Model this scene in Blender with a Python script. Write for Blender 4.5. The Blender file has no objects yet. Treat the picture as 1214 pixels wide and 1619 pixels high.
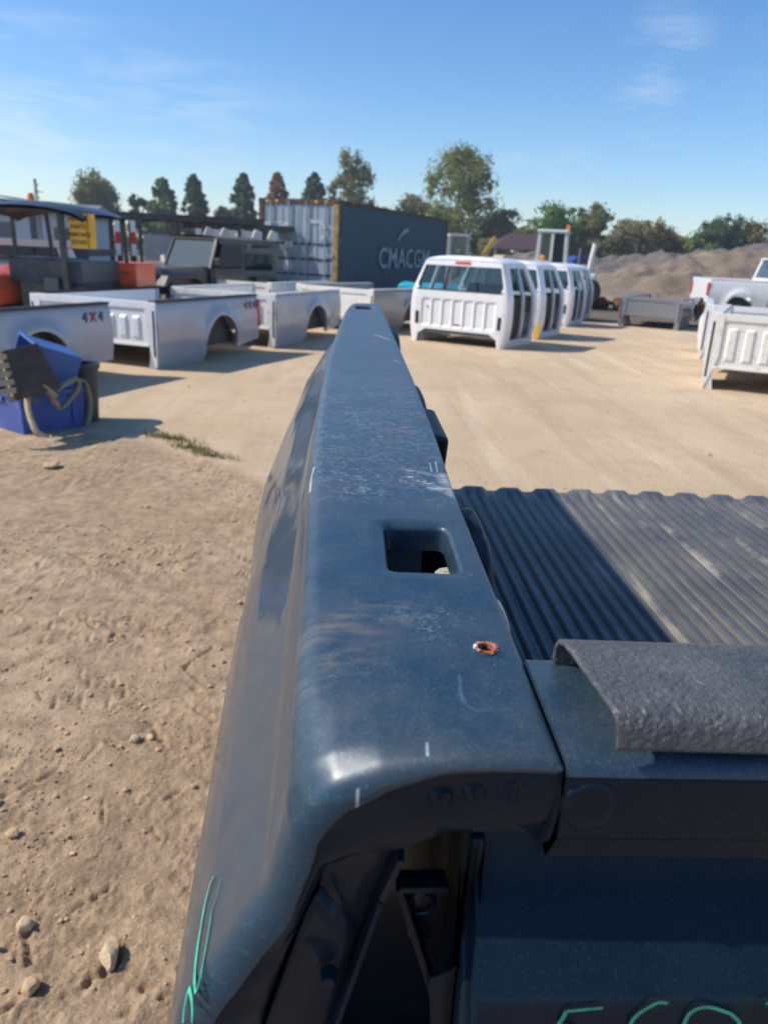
import bpy, bmesh, math, random
import numpy as np
from mathutils import Vector, Matrix
random.seed(7); np.random.seed(7)
R = math.radians
sc = bpy.context.scene
COL = sc.collection

# ------------------------------------------------------------------ camera
CAMZ = 1.5
PITCH, ROLL, YAW = R(18.97), R(2.75), R(2.9)
cd = bpy.data.cameras.new('camera'); cam = bpy.data.objects.new('camera', cd); COL.objects.link(cam)
fw = Vector((math.sin(YAW)*math.cos(PITCH), math.cos(YAW)*math.cos(PITCH), -math.sin(PITCH)))
rt = Vector((math.cos(YAW), -math.sin(YAW), 0)); up = rt.cross(fw)
cr = rt*math.cos(ROLL) + up*math.sin(ROLL); cu = up*math.cos(ROLL) - rt*math.sin(ROLL)
m = Matrix((cr, cu, -fw)).transposed().to_4x4(); m.translation = (0, 0, CAMZ)
cam.matrix_world = m
cd.sensor_fit = 'HORIZONTAL'; cd.sensor_width = 24.28; cd.lens = 24.0      # 1200 px focal length over 1214 px
cd.clip_start = 0.01; cd.clip_end = 3000
cd.dof.use_dof = True; cd.dof.focus_distance = 0.50; cd.dof.aperture_fstop = 0.024/0.0020
sc.camera = cam

# ------------------------------------------------------------------ world, sun, exposure
SUN_EL = R(43.5); SUN_AZ = math.atan2(0.04, -1.0)          # azimuth of the sun, angle from +X
sdir = Vector((math.cos(SUN_EL)*math.cos(SUN_AZ), math.cos(SUN_EL)*math.sin(SUN_AZ), math.sin(SUN_EL)))
w = bpy.data.worlds.new('World'); sc.world = w; w.use_nodes = True
nt = w.node_tree; nt.nodes.clear()
def N(nt, t, **k):
    n = nt.nodes.new(t)
    for a, b in k.items():
        if a.startswith('i_'):
            key = a[2:]; key = int(key) if key.isdigit() else key.replace('_', ' ')
            n.inputs[key].default_value = b
        else: setattr(n, a, b)
    return n
def Lk(nt, a, b): nt.links.new(a, b)
out = N(nt, 'ShaderNodeOutputWorld'); bg = N(nt, 'ShaderNodeBackground'); bg.inputs[1].default_value = 0.11
sky = N(nt, 'ShaderNodeTexSky', sky_type='NISHITA', sun_disc=False, sun_elevation=SUN_EL,
        sun_rotation=math.atan2(sdir.x, sdir.y), altitude=300, air_density=1.0, dust_density=0.55, ozone_density=2.6)
tc = N(nt, 'ShaderNodeTexCoord')
# thin wisps of cirrus: stretched noise inside a few soft regions of the sky
mp = N(nt, 'ShaderNodeMapping'); mp.inputs['Rotation'].default_value = (0.25, 0.35, 0.3); mp.inputs['Scale'].default_value = (3.0, 3.0, 16.0)
Lk(nt, tc.outputs['Generated'], mp.inputs[0])
nz = N(nt, 'ShaderNodeTexNoise', i_Scale=2.2, i_Detail=6.0, i_Roughness=0.62, i_Distortion=0.5); Lk(nt, mp.outputs[0], nz.inputs['Vector'])
ramp = N(nt, 'ShaderNodeMapRange'); ramp.inputs[1].default_value = 0.46; ramp.inputs[2].default_value = 0.80; Lk(nt, nz.outputs['Fac'], ramp.inputs[0])
def px_dir(u, v):
    d = fw*1200 + cr*(u-607) - cu*(v-809.5); return d.normalized()
acc = None
for (u, v, rad, amp) in ((1055, 75, .05, .5), (1030, 150, .045, .5), (195, 68, .022, .5), (285, 106, .03, .35), (60, 190, .14, .6),
                         (280, 190, .12, .5), (20, 110, .05, .5), (895, 273, .035, .55), (470, 225, .08, .2), (800, 240, .05, .25), (-250, 150, .2, .5), (1500, 200, .2, .4)):
    d = px_dir(u, v)
    dp = N(nt, 'ShaderNodeVectorMath', operation='DISTANCE'); nv = N(nt, 'ShaderNodeVectorMath', operation='NORMALIZE')
    Lk(nt, tc.outputs['Generated'], nv.inputs[0]); Lk(nt, nv.outputs[0], dp.inputs[0]); dp.inputs[1].default_value = d
    mr = N(nt, 'ShaderNodeMapRange', interpolation_type='SMOOTHSTEP'); mr.inputs[1].default_value = 0; mr.inputs[2].default_value = rad*1.3; mr.inputs[3].default_value = amp; mr.inputs[4].default_value = 0
    Lk(nt, dp.outputs['Value'], mr.inputs[0])
    if acc is None: acc = mr.outputs[0]
    else:
        mx = N(nt, 'ShaderNodeMath', operation='MAXIMUM'); Lk(nt, acc, mx.inputs[0]); Lk(nt, mr.outputs[0], mx.inputs[1]); acc = mx.outputs[0]
mul = N(nt, 'ShaderNodeMath', operation='MULTIPLY'); Lk(nt, acc, mul.inputs[0]); Lk(nt, ramp.outputs[0], mul.inputs[1])
hs = N(nt, 'ShaderNodeHueSaturation'); hs.inputs['Saturation'].default_value = 1.2; tint = N(nt, 'ShaderNodeMixRGB', blend_type='MULTIPLY'); tint.inputs[0].default_value = 1; tint.inputs[2].default_value = (.93, .97, 1.05, 1); Lk(nt, sky.outputs[0], tint.inputs[1]); Lk(nt, tint.outputs[0], hs.inputs['Color'])
mxc = N(nt, 'ShaderNodeMixRGB'); mxc.inputs[2].default_value = (5.6, 6.0, 6.6, 1)
Lk(nt, mul.outputs[0], mxc.inputs[0]); Lk(nt, hs.outputs[0], mxc.inputs[1]); Lk(nt, mxc.outputs[0], bg.inputs[0]); Lk(nt, bg.outputs[0], out.inputs[0])

sl = bpy.data.lights.new('sun', 'SUN'); sl.energy = 3.6; sl.angle = R(0.53); sl.color = (1.0, 0.93, 0.82)
so = bpy.data.objects.new('sun', sl); COL.objects.link(so); so.rotation_euler = sdir.to_track_quat('Z', 'Y').to_euler()
sc.view_settings.view_transform = 'Standard'; sc.view_settings.look = 'None'; sc.view_settings.gamma = 1; sc.view_settings.exposure = 0.53
sc.view_settings.use_curve_mapping = False

# ------------------------------------------------------------------ materials
def mat(name, col, rough=0.6, metal=0.0, coat=0.0, var=0.12, vscale=6.0, bump=0.0, bscale=40.0, dirt=None, dirt_amt=0.0, spec=0.5, coat_rough=0.1):
    """principled material with a little colour variation, optional noise bump and a dirt colour"""
    m = bpy.data.materials.new(name); m.use_nodes = True; nt = m.node_tree; b = nt.nodes['Principled BSDF']
    b.inputs['Roughness'].default_value = rough; b.inputs['Metallic'].default_value = metal
    b.inputs['Coat Weight'].default_value = coat; b.inputs['Coat Roughness'].default_value = coat_rough; b.inputs['Specular IOR Level'].default_value = spec
    tc = N(nt, 'ShaderNodeTexCoord'); nz = N(nt, 'ShaderNodeTexNoise', i_Scale=vscale, i_Detail=4.0, i_Roughness=0.6); Lk(nt, tc.outputs['Object'], nz.inputs['Vector'])
    c = Vector(col)
    mr = N(nt, 'ShaderNodeMapRange'); mr.inputs[1].default_value = .3; mr.inputs[2].default_value = .7; Lk(nt, nz.outputs['Fac'], mr.inputs[0])
    mx = N(nt, 'ShaderNodeMixRGB'); mx.inputs[1].default_value = (*(c*(1-var)), 1); mx.inputs[2].default_value = (*[min(1, x) for x in c*(1+var)], 1)
    Lk(nt, mr.outputs[0], mx.inputs[0]); last = mx.outputs[0]
    if dirt:
        n2 = N(nt, 'ShaderNodeTexNoise', i_Scale=vscale*1.7, i_Detail=6.0, i_Roughness=0.7); Lk(nt, tc.outputs['Object'], n2.inputs['Vector'])
        m2 = N(nt, 'ShaderNodeMapRange'); m2.inputs[1].default_value = .62-.3*dirt_amt; m2.inputs[2].default_value = .82-.3*dirt_amt; Lk(nt, n2.outputs['Fac'], m2.inputs[0])
        x2 = N(nt, 'ShaderNodeMixRGB'); x2.inputs[2].default_value = (*dirt, 1); Lk(nt, m2.outputs[0], x2.inputs[0]); Lk(nt, last, x2.inputs[1]); last = x2.outputs[0]
    Lk(nt, last, b.inputs['Base Color'])
    if bump:
        n3 = N(nt, 'ShaderNodeTexNoise', i_Scale=bscale, i_Detail=4.0); Lk(nt, tc.outputs['Object'], n3.inputs['Vector'])
        bp = N(nt, 'ShaderNodeBump', i_Strength=bump, i_Distance=0.02); Lk(nt, n3.outputs['Fac'], bp.inputs['Height']); Lk(nt, bp.outputs[0], b.inputs['Normal'])
    return m
def glass(name, col, rough=0.03, alpha=0.55):
    """thin tinted vehicle glass: part clear, part glossy"""
    m = bpy.data.materials.new(name); m.use_nodes = True; nt = m.node_tree; nt.nodes.clear()
    o = N(nt, 'ShaderNodeOutputMaterial'); t = N(nt, 'ShaderNodeBsdfTransparent'); t.inputs[0].default_value = (*col, 1)
    g = N(nt, 'ShaderNodeBsdfGlossy'); g.inputs['Roughness'].default_value = rough; g.inputs[0].default_value = (.9, .95, 1, 1)
    d = N(nt, 'ShaderNodeBsdfDiffuse'); d.inputs[0].default_value = (.10, .13, .13, 1)
    f = N(nt, 'ShaderNodeFresnel', i_IOR=1.6); m0 = N(nt, 'ShaderNodeMixShader'); m0.inputs[0].default_value = 1-alpha
    m1 = N(nt, 'ShaderNodeMixShader'); Lk(nt, t.outputs[0], m0.inputs[2]); Lk(nt, d.outputs[0], m0.inputs[1]); m0.inputs[0].default_value = alpha
    Lk(nt, f.outputs[0], m1.inputs[0]); Lk(nt, m0.outputs[0], m1.inputs[1]); Lk(nt, g.outputs[0], m1.inputs[2]); Lk(nt, m1.outputs[0], o.inputs[0])
    return m

DUST = (.42, .32, .22)
MT = dict(
    white=mat('white_vehicle_paint', (.80, .80, .79), .35, coat=.5, var=.03, dirt=(.55, .46, .36), dirt_amt=.15),
    cream=mat('aged_white_paint', (.78, .76, .70), .4, coat=.3, var=.04, dirt=(.5, .42, .32), dirt_amt=.3),
    silver=mat('pale_silver_vehicle_paint', (.40, .40, .435), .36, metal=.1, coat=.6, var=.03),
    silver_dk=mat('grey_silver_vehicle_paint', (.30, .305, .315), .35, metal=.5, coat=.6, var=.05, dirt=DUST, dirt_amt=.2),
    black=mat('black_plastic', (.018, .018, .020), .5, var=.2),
    blackpaint=mat('black_steel', (.022, .024, .028), .42, coat=.2, var=.2, dirt=(.12, .1, .08), dirt_amt=.3),
    dkgrey=mat('dark_grey_panel', (.06, .068, .08), .5, var=.15, dirt=(.2, .17, .13), dirt_amt=.2),
    grey=mat('grey_steel', (.25, .25, .26), .5, metal=.3, var=.1),
    rubber=mat('tyre_rubber', (.02, .02, .02), .85, bump=.4, bscale=60),
    rust=mat('rusty_steel', (.22, .085, .035), .85, var=.4, vscale=9, bump=.5, dirt=(.06, .04, .03), dirt_amt=.5),
    orange=mat('orange_machine_paint', (.90, .13, .03), .35, coat=.4, var=.06, dirt=(.35, .15, .08), dirt_amt=.15),
    orange2=mat('amber_plastic', (.9, .25, .02), .3, var=.05),
    yellow=mat('yellow_machine_paint', (.72, .42, .03), .4, coat=.2, var=.08),
    red=mat('red_lens_plastic', (.55, .01, .015), .15, coat=1, var=.1),
    redp=mat('red_reflective_tape', (.65, .02, .03), .4, var=.1),
    whitep=mat('white_reflective_tape', (.78, .78, .78), .4, var=.04),
    blue=mat('blue_plastic_tote', (.05, .10, .36), .45, var=.10, vscale=4, dirt=(.2, .2, .3), dirt_amt=.2),
    blue2=mat('bright_blue_plastic', (.045, .12, .36), .45, var=.08, vscale=4, dirt=(.2, .22, .32), dirt_amt=.1),
    strap=mat('dirty_cream_webbing', (.42, .36, .23), .85, var=.25, vscale=14, bump=.4, bscale=90),
    brownpanel=mat('dark_brown_rusted_sheet', (.055, .042, .03), .7, var=.35, vscale=7, dirt=(.16, .10, .06), dirt_amt=.2),
    woodp=mat('pale_wood', (.45, .36, .22), .8, var=.2, vscale=9),
    greenp=mat('dark_green_plastic', (.018, .035, .04), .5, var=.2),
    glassd=glass('tinted_window_glass', (.35, .48, .48), alpha=.75), glassc=glass('clear_window_glass', (.6, .75, .75), alpha=.8),
    darkin=mat('dark_interior_trim', (.035, .033, .032), .8, var=.3),
    greyin=mat('grey_interior_trim', (.16, .155, .15), .8, var=.2),
    jeep=mat('black_car_paint', (.014, .014, .016), .35, coat=.5, var=.2, dirt=(.08, .07, .06), dirt_amt=.15),
    canvas=mat('faded_black_soft_top', (.085, .083, .08), .85, var=.15, vscale=8),
    shedw=mat('pale_metal_siding', (.55, .56, .57), .5, var=.06), shedd=mat('dark_grey_metal_siding', (.14, .15, .17), .5, var=.08),
    roofb=mat('brown_metal_roof', (.075, .045, .045), .6, var=.1), teal=mat('teal_tarpaulin', (.02, .42, .55), .5, var=.1),
    chrome=mat('chrome', (.8, .8, .8), .12, metal=1, var=.02), signy=mat('yellow_sign_sheet', (.85, .42, .02), .45, var=.08),
    ink=mat('black_sign_ink', (.05, .04, .02), .6), inkw=mat('white_stencil_paint', (.72, .75, .77), .6, var=.08), inkg=mat('grey_stencil_paint', (.27, .35, .40), .6, var=.3, vscale=3),
    decal=mat('dark_grey_decal', (.06, .06, .065), .4), decalr=mat('red_decal', (.45, .02, .02), .4),
)

# ------------------------------------------------------------------ object helpers
def thing(name, label, cat, loc=(0, 0, 0), rz=0, group=None):
    o = bpy.data.objects.new(name, None); COL.objects.link(o); o.location = loc; o.rotation_euler = (0, 0, rz); o.empty_display_size = .2
    return tag(o, label, cat, group)
def tag(o, label=None, cat=None, group=None, kind=None):
    if label: o['label'] = label
    if cat: o['category'] = cat
    if group: o['group'] = group
    if kind: o['kind'] = kind
    return o
def mesh_obj(name, V, F, m, parent=None, smooth=False, label=None):
    me = bpy.data.meshes.new(name); me.from_pydata([tuple(v) for v in V], [], [tuple(f) for f in F]); me.materials.append(m)
    if smooth: me.shade_smooth()
    me.update(); o = bpy.data.objects.new(name, me); COL.objects.link(o)
    if parent: o.parent = parent
    if label: o['label'] = label
    return o
class MB:
    def __init__(s): s.V = []; s.F = []
    def add(s, V, F):
        n = len(s.V); s.V += [tuple(v) for v in V]; s.F += [tuple(i+n for i in f) for f in F]; return s
    def box(s, x0, x1, y0, y1, z0, z1, taper=0.0):
        V = [(x, y, z) for z in (z0, z1) for y in (y0, y1) for x in (x0, x1)]
        return s.add(V, [(0, 2, 3, 1), (4, 5, 7, 6), (0, 1, 5, 4), (2, 6, 7, 3), (0, 4, 6, 2), (1, 3, 7, 5)])
    def hexa(s, P):  # 8 points: bottom 4 ccw, top 4 ccw
        return s.add(P, [(3, 2, 1, 0), (4, 5, 6, 7), (0, 1, 5, 4), (1, 2, 6, 5), (2, 3, 7, 6), (3, 0, 4, 7)])
    def bar(s, a, b, wd, ht, upv=(0, 0, 1)):
        a, b = Vector(a), Vector(b); d = (b-a).normalized(); u = Vector(upv)
        if abs(d.dot(u)) > .98: u = Vector((0, 1, 0))
        x = d.cross(u).normalized()*wd/2; z = x.cross(d).normalized()*ht/2
        return s.hexa([a-x-z, a+x-z, b+x-z, b-x-z, a-x+z, a+x+z, b+x+z, b-x+z])
    def tube(s, pts, r, n=8, caps=True):
        pts = [Vector(p) for p in pts]; rs = r if isinstance(r, (list, tuple)) else [r]*len(pts); base = len(s.V)
        t0 = (pts[1]-pts[0]).normalized(); u = t0.orthogonal().normalized()
        for i, p in enumerate(pts):
            t = ((pts[min(i+1, len(pts)-1)]-pts[max(i-1, 0)])).normalized(); u = (u - t*u.dot(t)).normalized(); v = t.cross(u)
            for k in range(n):
                a = 2*math.pi*k/n; s.V.append(tuple(p + (u*math.cos(a)+v*math.sin(a))*rs[i]))
        for i in range(len(pts)-1):
            for k in range(n): s.F.append((base+i*n+k, base+i*n+(k+1) % n, base+(i+1)*n+(k+1) % n, base+(i+1)*n+k))
        if caps: s.F.append(tuple(base+k for k in reversed(range(n)))); s.F.append(tuple(base+(len(pts)-1)*n+k for k in range(n)))
        return s
    def grid(s, fn, nu, nv, closed_u=False):
        base = len(s.V)
        for j in range(nv+1):
            for i in range(nu + (0 if closed_u else 1)): s.V.append(tuple(fn(i/nu, j/nv)))
        W = nu if closed_u else nu+1
        for j in range(nv):
            for i in range(nu): s.F.append((base+j*W+i, base+j*W+(i+1) % W, base+(j+1)*W+(i+1) % W, base+(j+1)*W+i))
        return s
    def prism(s, poly, a0, a1, axis='x'):
        """extrude a 2-D polygon along an axis"""
        mk = {'x': lambda p, a: (a, p[0], p[1]), 'y': lambda p, a: (p[0], a, p[1]), 'z': lambda p, a: (p[0], p[1], a)}[axis]
        n = len(poly); V = [mk(p, a0) for p in poly]+[mk(p, a1) for p in poly]
        return s.add(V, [tuple(range(n))[::-1], tuple(range(n, 2*n))]+[(i, (i+1) % n, n+(i+1) % n, n+i) for i in range(n)])
    def lathe(s, prof, c=(0, 0, 0), axis='x', n=28):
        base = len(s.V)
        for (r, h) in prof:
            for k in range(n):
                a = 2*math.pi*k/n; p = {'x': (h, r*math.cos(a), r*math.sin(a)), 'z': (r*math.cos(a), r*math.sin(a), h), 'y': (r*math.cos(a), h, r*math.sin(a))}[axis]
                s.V.append(tuple(Vector(p)+Vector(c)))
        for i in range(len(prof)-1):
            for k in range(n): s.F.append((base+i*n+k, base+i*n+(k+1) % n, base+(i+1)*n+(k+1) % n, base+(i+1)*n+k))
        return s
    def warp(s, fn): s.V = [tuple(fn(*v)) for v in s.V]; return s
    def build(s, name, m, parent=None, smooth=False, label=None, bevel=0.0, fix=True):
        o = mesh_obj(name, s.V, s.F, m, parent, smooth, label)
        if fix:
            bm = bmesh.new(); bm.from_mesh(o.data); bmesh.ops.recalc_face_normals(bm, faces=bm.faces); bm.to_mesh(o.data); bm.free()
        if bevel:
            b = o.modifiers.new('bevel', 'BEVEL'); b.width = bevel; b.segments = 2; b.limit_method = 'ANGLE'; b.angle_limit = R(40)
            if smooth: o.data.shade_smooth()
        if smooth: o.data.set_sharp_from_angle(angle=R(42))
        return o
def copy_tree(o, parent=None):
    c = o.copy(); COL.objects.link(c)
    if parent: c.parent = parent
    for ch in list(o.children): copy_tree(ch, c)
    return c
def text_mesh(name, body, size, m, parent, loc, rot, extrude=0.002, label=None, sx=1.0):
    cu_ = bpy.data.curves.new(name, 'FONT'); cu_.body = body; cu_.size = size; cu_.extrude = extrude; cu_.align_x = 'CENTER'; cu_.align_y = 'CENTER'; cu_.offset = size*.012; cu_.resolution_u = 3
    t = bpy.data.objects.new(name, cu_); COL.objects.link(t); dg = bpy.context.evaluated_depsgraph_get(); me = bpy.data.meshes.new_from_object(t.evaluated_get(dg))
    bpy.data.objects.remove(t); me.materials.clear(); me.materials.append(m); o = bpy.data.objects.new(name, me); COL.objects.link(o)
    o.parent = parent; o.location = loc; o.rotation_euler = rot; o.scale = (sx, 1, 1)
    if label: o['label'] = label
    return o

# value noise in numpy
def vnoise(x, y, seed=0):
    xi = np.floor(x).astype(np.int64); yi = np.floor(y).astype(np.int64); fx = x-xi; fy = y-yi
    def h(a, b):
        n = (a*374761393 + b*668265263 + seed*1442695041) & 0xffffffff; n = ((n ^ (n >> 13))*1274126177) & 0xffffffff; return ((n ^ (n >> 16)) & 0xffff)/65535.0
    u = fx*fx*(3-2*fx); v = fy*fy*(3-2*fy)
    return (h(xi, yi)*(1-u)+h(xi+1, yi)*u)*(1-v)+(h(xi, yi+1)*(1-u)+h(xi+1, yi+1)*u)*v
def fbm(x, y, oct=4, seed=0, g=.5):
    s = 0; a = 1; t = 0
    for k in range(oct): s = s+a*vnoise(x*2**k+k*17.3, y*2**k-k*9.1, seed+k); t += a; a *= g
    return s/t

# ================================================================== GROUND
def pad_edge(x):   # y where the trampled soil ends and the pale hard pad starts
    return np.interp(x, [-60, -8, -3.4, -2.2, -1.62, -0.87, 0.0, 3, 60], [9.5, 7.6, 6.2, 6.35, 5.98, 5.35, 4.4, 2.6, -4])
def make_ground():
    def spread(start, first, ratio, end, n_fix=0):
        v = [start]; d = first
        while v[-1] < end: v.append(v[-1]+d); d *= ratio
        return v
    ys = [.62]
    while ys[-1] < 4.6: ys.append(ys[-1]+.0042*ys[-1]**1.25+.0006)
    d = ys[-1]-ys[-2]
    while ys[-1] < 900: ys.append(ys[-1]+d); d *= 1.045
    back = spread(0, .02, 1.25, 900); ys = [.62-b for b in back[:0:-1]]+ys
    xs = list(np.arange(-1.3, .06, .0055)); r_ = spread(xs[-1], .0075, 1.05, 900)[1:]; l_ = [xs[0]]; d = .006
    while l_[-1] > -3.4: l_.append(l_[-1]-d); d *= 1.006
    while l_[-1] > -900: l_.append(l_[-1]-d); d *= 1.06
    xs = l_[:0:-1]+xs+r_
    xs = np.array(xs); ys = np.array(ys); X, Yg = np.meshgrid(xs, ys)
    near = np.clip((9-np.hypot(X, Yg))/3, 0, 1)
    soil = np.clip((pad_edge(X)+.25*(fbm(X*1.6, Yg*1.6, 3, 5)-.5)*2-Yg)/.25, 0, 1)
    Z = (fbm(X*.9, Yg*.9, 3, 1)-.5)*.07*near*soil
    Z += (fbm(X*5, Yg*5, 4, 2)-.5)*.034*near*soil
    rough = np.clip((fbm(X*2.3, Yg*2.3, 2, 8)-.42)*4, 0, 1)
    cl = fbm(X*30, Yg*30, 5, 3, .72)
    Z += (np.clip(cl-.5, 0, 1))*.036*near*soil*(.20+.80*rough)
    Z += (fbm(X*85, Yg*85, 3, 4, .65)-.5)*.010*near*soil*(.4+.6*rough)
    Z += soil*.012*np.clip((12-np.hypot(X, Yg))/4, 0, 1)
    Z += (fbm(X*.5, Yg*.5, 4, 12)-.5)*.03*np.clip((40-np.hypot(X, Yg))/20, 0, 1)*(1-soil)
    # tyre lug prints, scrapes and cracks pressed into the soil
    rnd = random.Random(3)
    strokes = []
    for k in range(72):
        x = rnd.uniform(-2.1, -.28); y = rnd.uniform(.95, 3.6); a = rnd.choice((rnd.gauss(.55, .2), rnd.gauss(2.2, .25), rnd.gauss(-.9, .2))); L = rnd.uniform(.03, .11)*(.6+.4*y)
        strokes.append((x, y, x+L*math.cos(a), y+L*math.sin(a), rnd.uniform(.004, .009), rnd.uniform(.004, .008)))
    for (cx, cy, a, nr, nc) in ((-1.15, 2.62, .12, 5, 4), (-1.75, 2.75, -.2, 4, 4), (-1.5, 2.2, .5, 3, 4), (-.95, 2.2, .1, 4, 3)):   # brick-like tread blocks
        for i in range(nr):
            for j in range(nc):
                bx = (j+(i % 2)*.5)*.085; by = i*.06; ca, sa = math.cos(a), math.sin(a)
                for (p, q) in (((bx, by), (bx+.08, by)), ((bx, by), (bx-.006, by+.055))):
                    if rnd.random() < .25: continue
                    strokes.append((cx+p[0]*ca-p[1]*sa, cy+p[0]*sa+p[1]*ca, cx+q[0]*ca-q[1]*sa, cy+q[0]*sa+q[1]*ca, rnd.uniform(.003, .006), .007))
    for (x0, y0, x1, y1) in ((-1.6, 2.35, -.95, 3.1), (-2.2, 2.5, -1.5, 3.0), (-.95, 1.75, -.55, 2.15), (-1.25, 1.6, -.6, 1.72), (-.52, 1.15, -.46, 1.32), (-.44, 1.05, -.38, 1.2)):
        n = 7; pts = [(x0+(x1-x0)*i/n+rnd.uniform(-.02, .02), y0+(y1-y0)*i/n+rnd.uniform(-.02, .02)) for i in range(n+1)]
        for p, q in zip(pts, pts[1:]):
            if rnd.random() < .8: strokes.append((*p, *q, rnd.uniform(.003, .008), .009))
    for (x0, y0, x1, y1, dep, wd) in strokes:
        pad = wd*4; i0, i1 = np.searchsorted(xs, [min(x0, x1)-pad, max(x0, x1)+pad]); j0, j1 = np.searchsorted(ys, [min(y0, y1)-pad, max(y0, y1)+pad])
        if i1-i0 < 2 or j1-j0 < 2: continue
        xx = X[j0:j1, i0:i1]; yy = Yg[j0:j1, i0:i1]; dx, dy = x1-x0, y1-y0; L2 = dx*dx+dy*dy+1e-9
        t = np.clip(((xx-x0)*dx+(yy-y0)*dy)/L2, 0, 1); wob = (vnoise(xx*60, yy*60, 9)-.5)*wd*1.3
        side = ((xx-x0)*dy-(yy-y0)*dx)/math.sqrt(L2)
        dist = np.hypot(xx-x0-t*dx, yy-y0-t*dy)+wob
        Z[j0:j1, i0:i1] += -dep*1.9*np.exp(-(dist/wd)**2)+dep*.6*np.exp(-((dist-wd*2.0)/wd)**2)*(side > 0)
    nx, ny = len(xs), len(ys)
    me = bpy.data.meshes.new('ground'); co = np.stack([X, Yg, Z], -1).reshape(-1, 3).astype(np.float32)
    idx = np.arange(nx*ny).reshape(ny, nx); q = np.stack([idx[:-1, :-1], idx[:-1, 1:], idx[1:, 1:], idx[1:, :-1]], -1).reshape(-1, 4)
    me.vertices.add(len(co)); me.vertices.foreach_set('co', co.ravel()); me.loops.add(q.size); me.loops.foreach_set('vertex_index', q.ravel().astype(np.int32))
    me.polygons.add(len(q)); me.polygons.foreach_set('loop_start', (np.arange(len(q))*4).astype(np.int32)); me.update(calc_edges=True); me.shade_smooth()
    # mask of the soil, stored per vertex: where the two ground surfaces lie
    at = me.attributes.new('soil', 'FLOAT', 'POINT'); at.data.foreach_set('value', soil.ravel().astype(np.float32))
    m = bpy.data.materials.new('dirt_and_hardpack'); m.use_nodes = True; nt = m.node_tree; b = nt.nodes['Principled BSDF']; b.inputs['Roughness'].default_value = .93; b.inputs['Specular IOR Level'].default_value = .2
    g = N(nt, 'ShaderNodeNewGeometry'); P = g.outputs['Position']
    def noise(s, det=4.0, rough=.6):
        n = N(nt, 'ShaderNodeTexNoise', i_Scale=s, i_Detail=det, i_Roughness=rough); Lk(nt, P, n.inputs['Vector']); return n.outputs['Fac']
    def rr(f, a, b_):
        n = N(nt, 'ShaderNodeMapRange'); n.inputs[1].default_value = a; n.inputs[2].default_value = b_; Lk(nt, f, n.inputs[0]); return n.outputs[0]
    def mix(f, a, b_):
        n = N(nt, 'ShaderNodeMixRGB'); Lk(nt, f, n.inputs[0])
        for i, c in ((1, a), (2, b_)):
            if isinstance(c, tuple): n.inputs[i].default_value = (*c, 1)
            else: Lk(nt, c, n.inputs[i])
        return n.outputs[0]
    s1 = mix(rr(noise(1.1), .35, .68), (.41, .28, .168), (.54, .395, .255))
    s1 = mix(rr(noise(14, 5), .42, .75), s1, (.24, .165, .105)); s1 = mix(rr(noise(150, 3), .58, .70), s1, (.60, .47, .33)); s1 = mix(rr(noise(320, 2), .60, .75), s1, (.19, .13, .085))
    s2 = mix(rr(noise(.35, 5), .35, .65), (.53, .385, .235), (.66, .50, .33)); s2 = mix(rr(noise(2.2, 6, .7), .52, .78), s2, (.45, .335, .215)); s2 = mix(rr(noise(40, 4), .56, .8), s2, (.66, .54, .40))
    # faint wheel tracks and stains over the pad
    wv = N(nt, 'ShaderNodeMapping'); wv.inputs['Rotation'].default_value = (0, 0, .55); wv.inputs['Scale'].default_value = (1.0, .10, 1); Lk(nt, P, wv.inputs[0]); tk = N(nt, 'ShaderNodeTexNoise', i_Scale=2.6, i_Detail=5.0, i_Roughness=.6); Lk(nt, wv.outputs[0], tk.inputs['Vector'])
    wv2 = N(nt, 'ShaderNodeMapping'); wv2.inputs['Rotation'].default_value = (0, 0, -.75); wv2.inputs['Scale'].default_value = (1.0, .12, 1); Lk(nt, P, wv2.inputs[0]); tk2 = N(nt, 'ShaderNodeTexNoise', i_Scale=2.1, i_Detail=5.0, i_Roughness=.6); Lk(nt, wv2.outputs[0], tk2.inputs['Vector'])
    def fade_(f, q):
        n = N(nt, 'ShaderNodeMath', operation='MULTIPLY'); Lk(nt, f, n.inputs[0]); n.inputs[1].default_value = q; return n.outputs[0]
    s2 = mix(fade_(rr(tk.outputs['Fac'], .50, .66), .38), s2, (.40, .30, .195)); s2 = mix(fade_(rr(tk2.outputs['Fac'], .55, .68), .55), s2, (.72, .58, .41)); s2 = mix(fade_(rr(noise(5.5, 6, .75), .60, .70), .75), s2, (.33, .25, .17)); s2 = mix(fade_(rr(noise(90, 3), .62, .72), .5), s2, (.28, .22, .16))
    # the far yard, darker and greyer
    sx = N(nt, 'ShaderNodeSeparateXYZ'); Lk(nt, P, sx.inputs[0]); ad = N(nt, 'ShaderNodeMath', operation='MULTIPLY_ADD'); Lk(nt, noise(.25, 4), ad.inputs[0]); ad.inputs[1].default_value = 5; Lk(nt, sx.outputs[1], ad.inputs[2])
    s2 = mix(rr(ad.outputs[0], 22.2, 22.8), s2, mix(rr(noise(.8, 5), .4, .65), (.13, .105, .08), (.20, .165, .125)))
    s2 = mix(rr(sx.outputs[1], 60, 110), s2, (.12, .14, .06))
    a = N(nt, 'ShaderNodeAttribute', attribute_name='soil')
    Lk(nt, mix(a.outputs['Fac'], s2, s1), b.inputs['Base Color'])
    b1 = N(nt, 'ShaderNodeBump', i_Strength=.8, i_Distance=.008); Lk(nt, noise(170, 5, .7), b1.inputs['Height'])
    b2 = N(nt, 'ShaderNodeBump', i_Strength=.5, i_Distance=.02); Lk(nt, noise(22, 6, .65), b2.inputs['Height']); Lk(nt, b1.outputs[0], b2.inputs['Normal']); Lk(nt, b2.outputs[0], b.inputs['Normal'])
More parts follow.
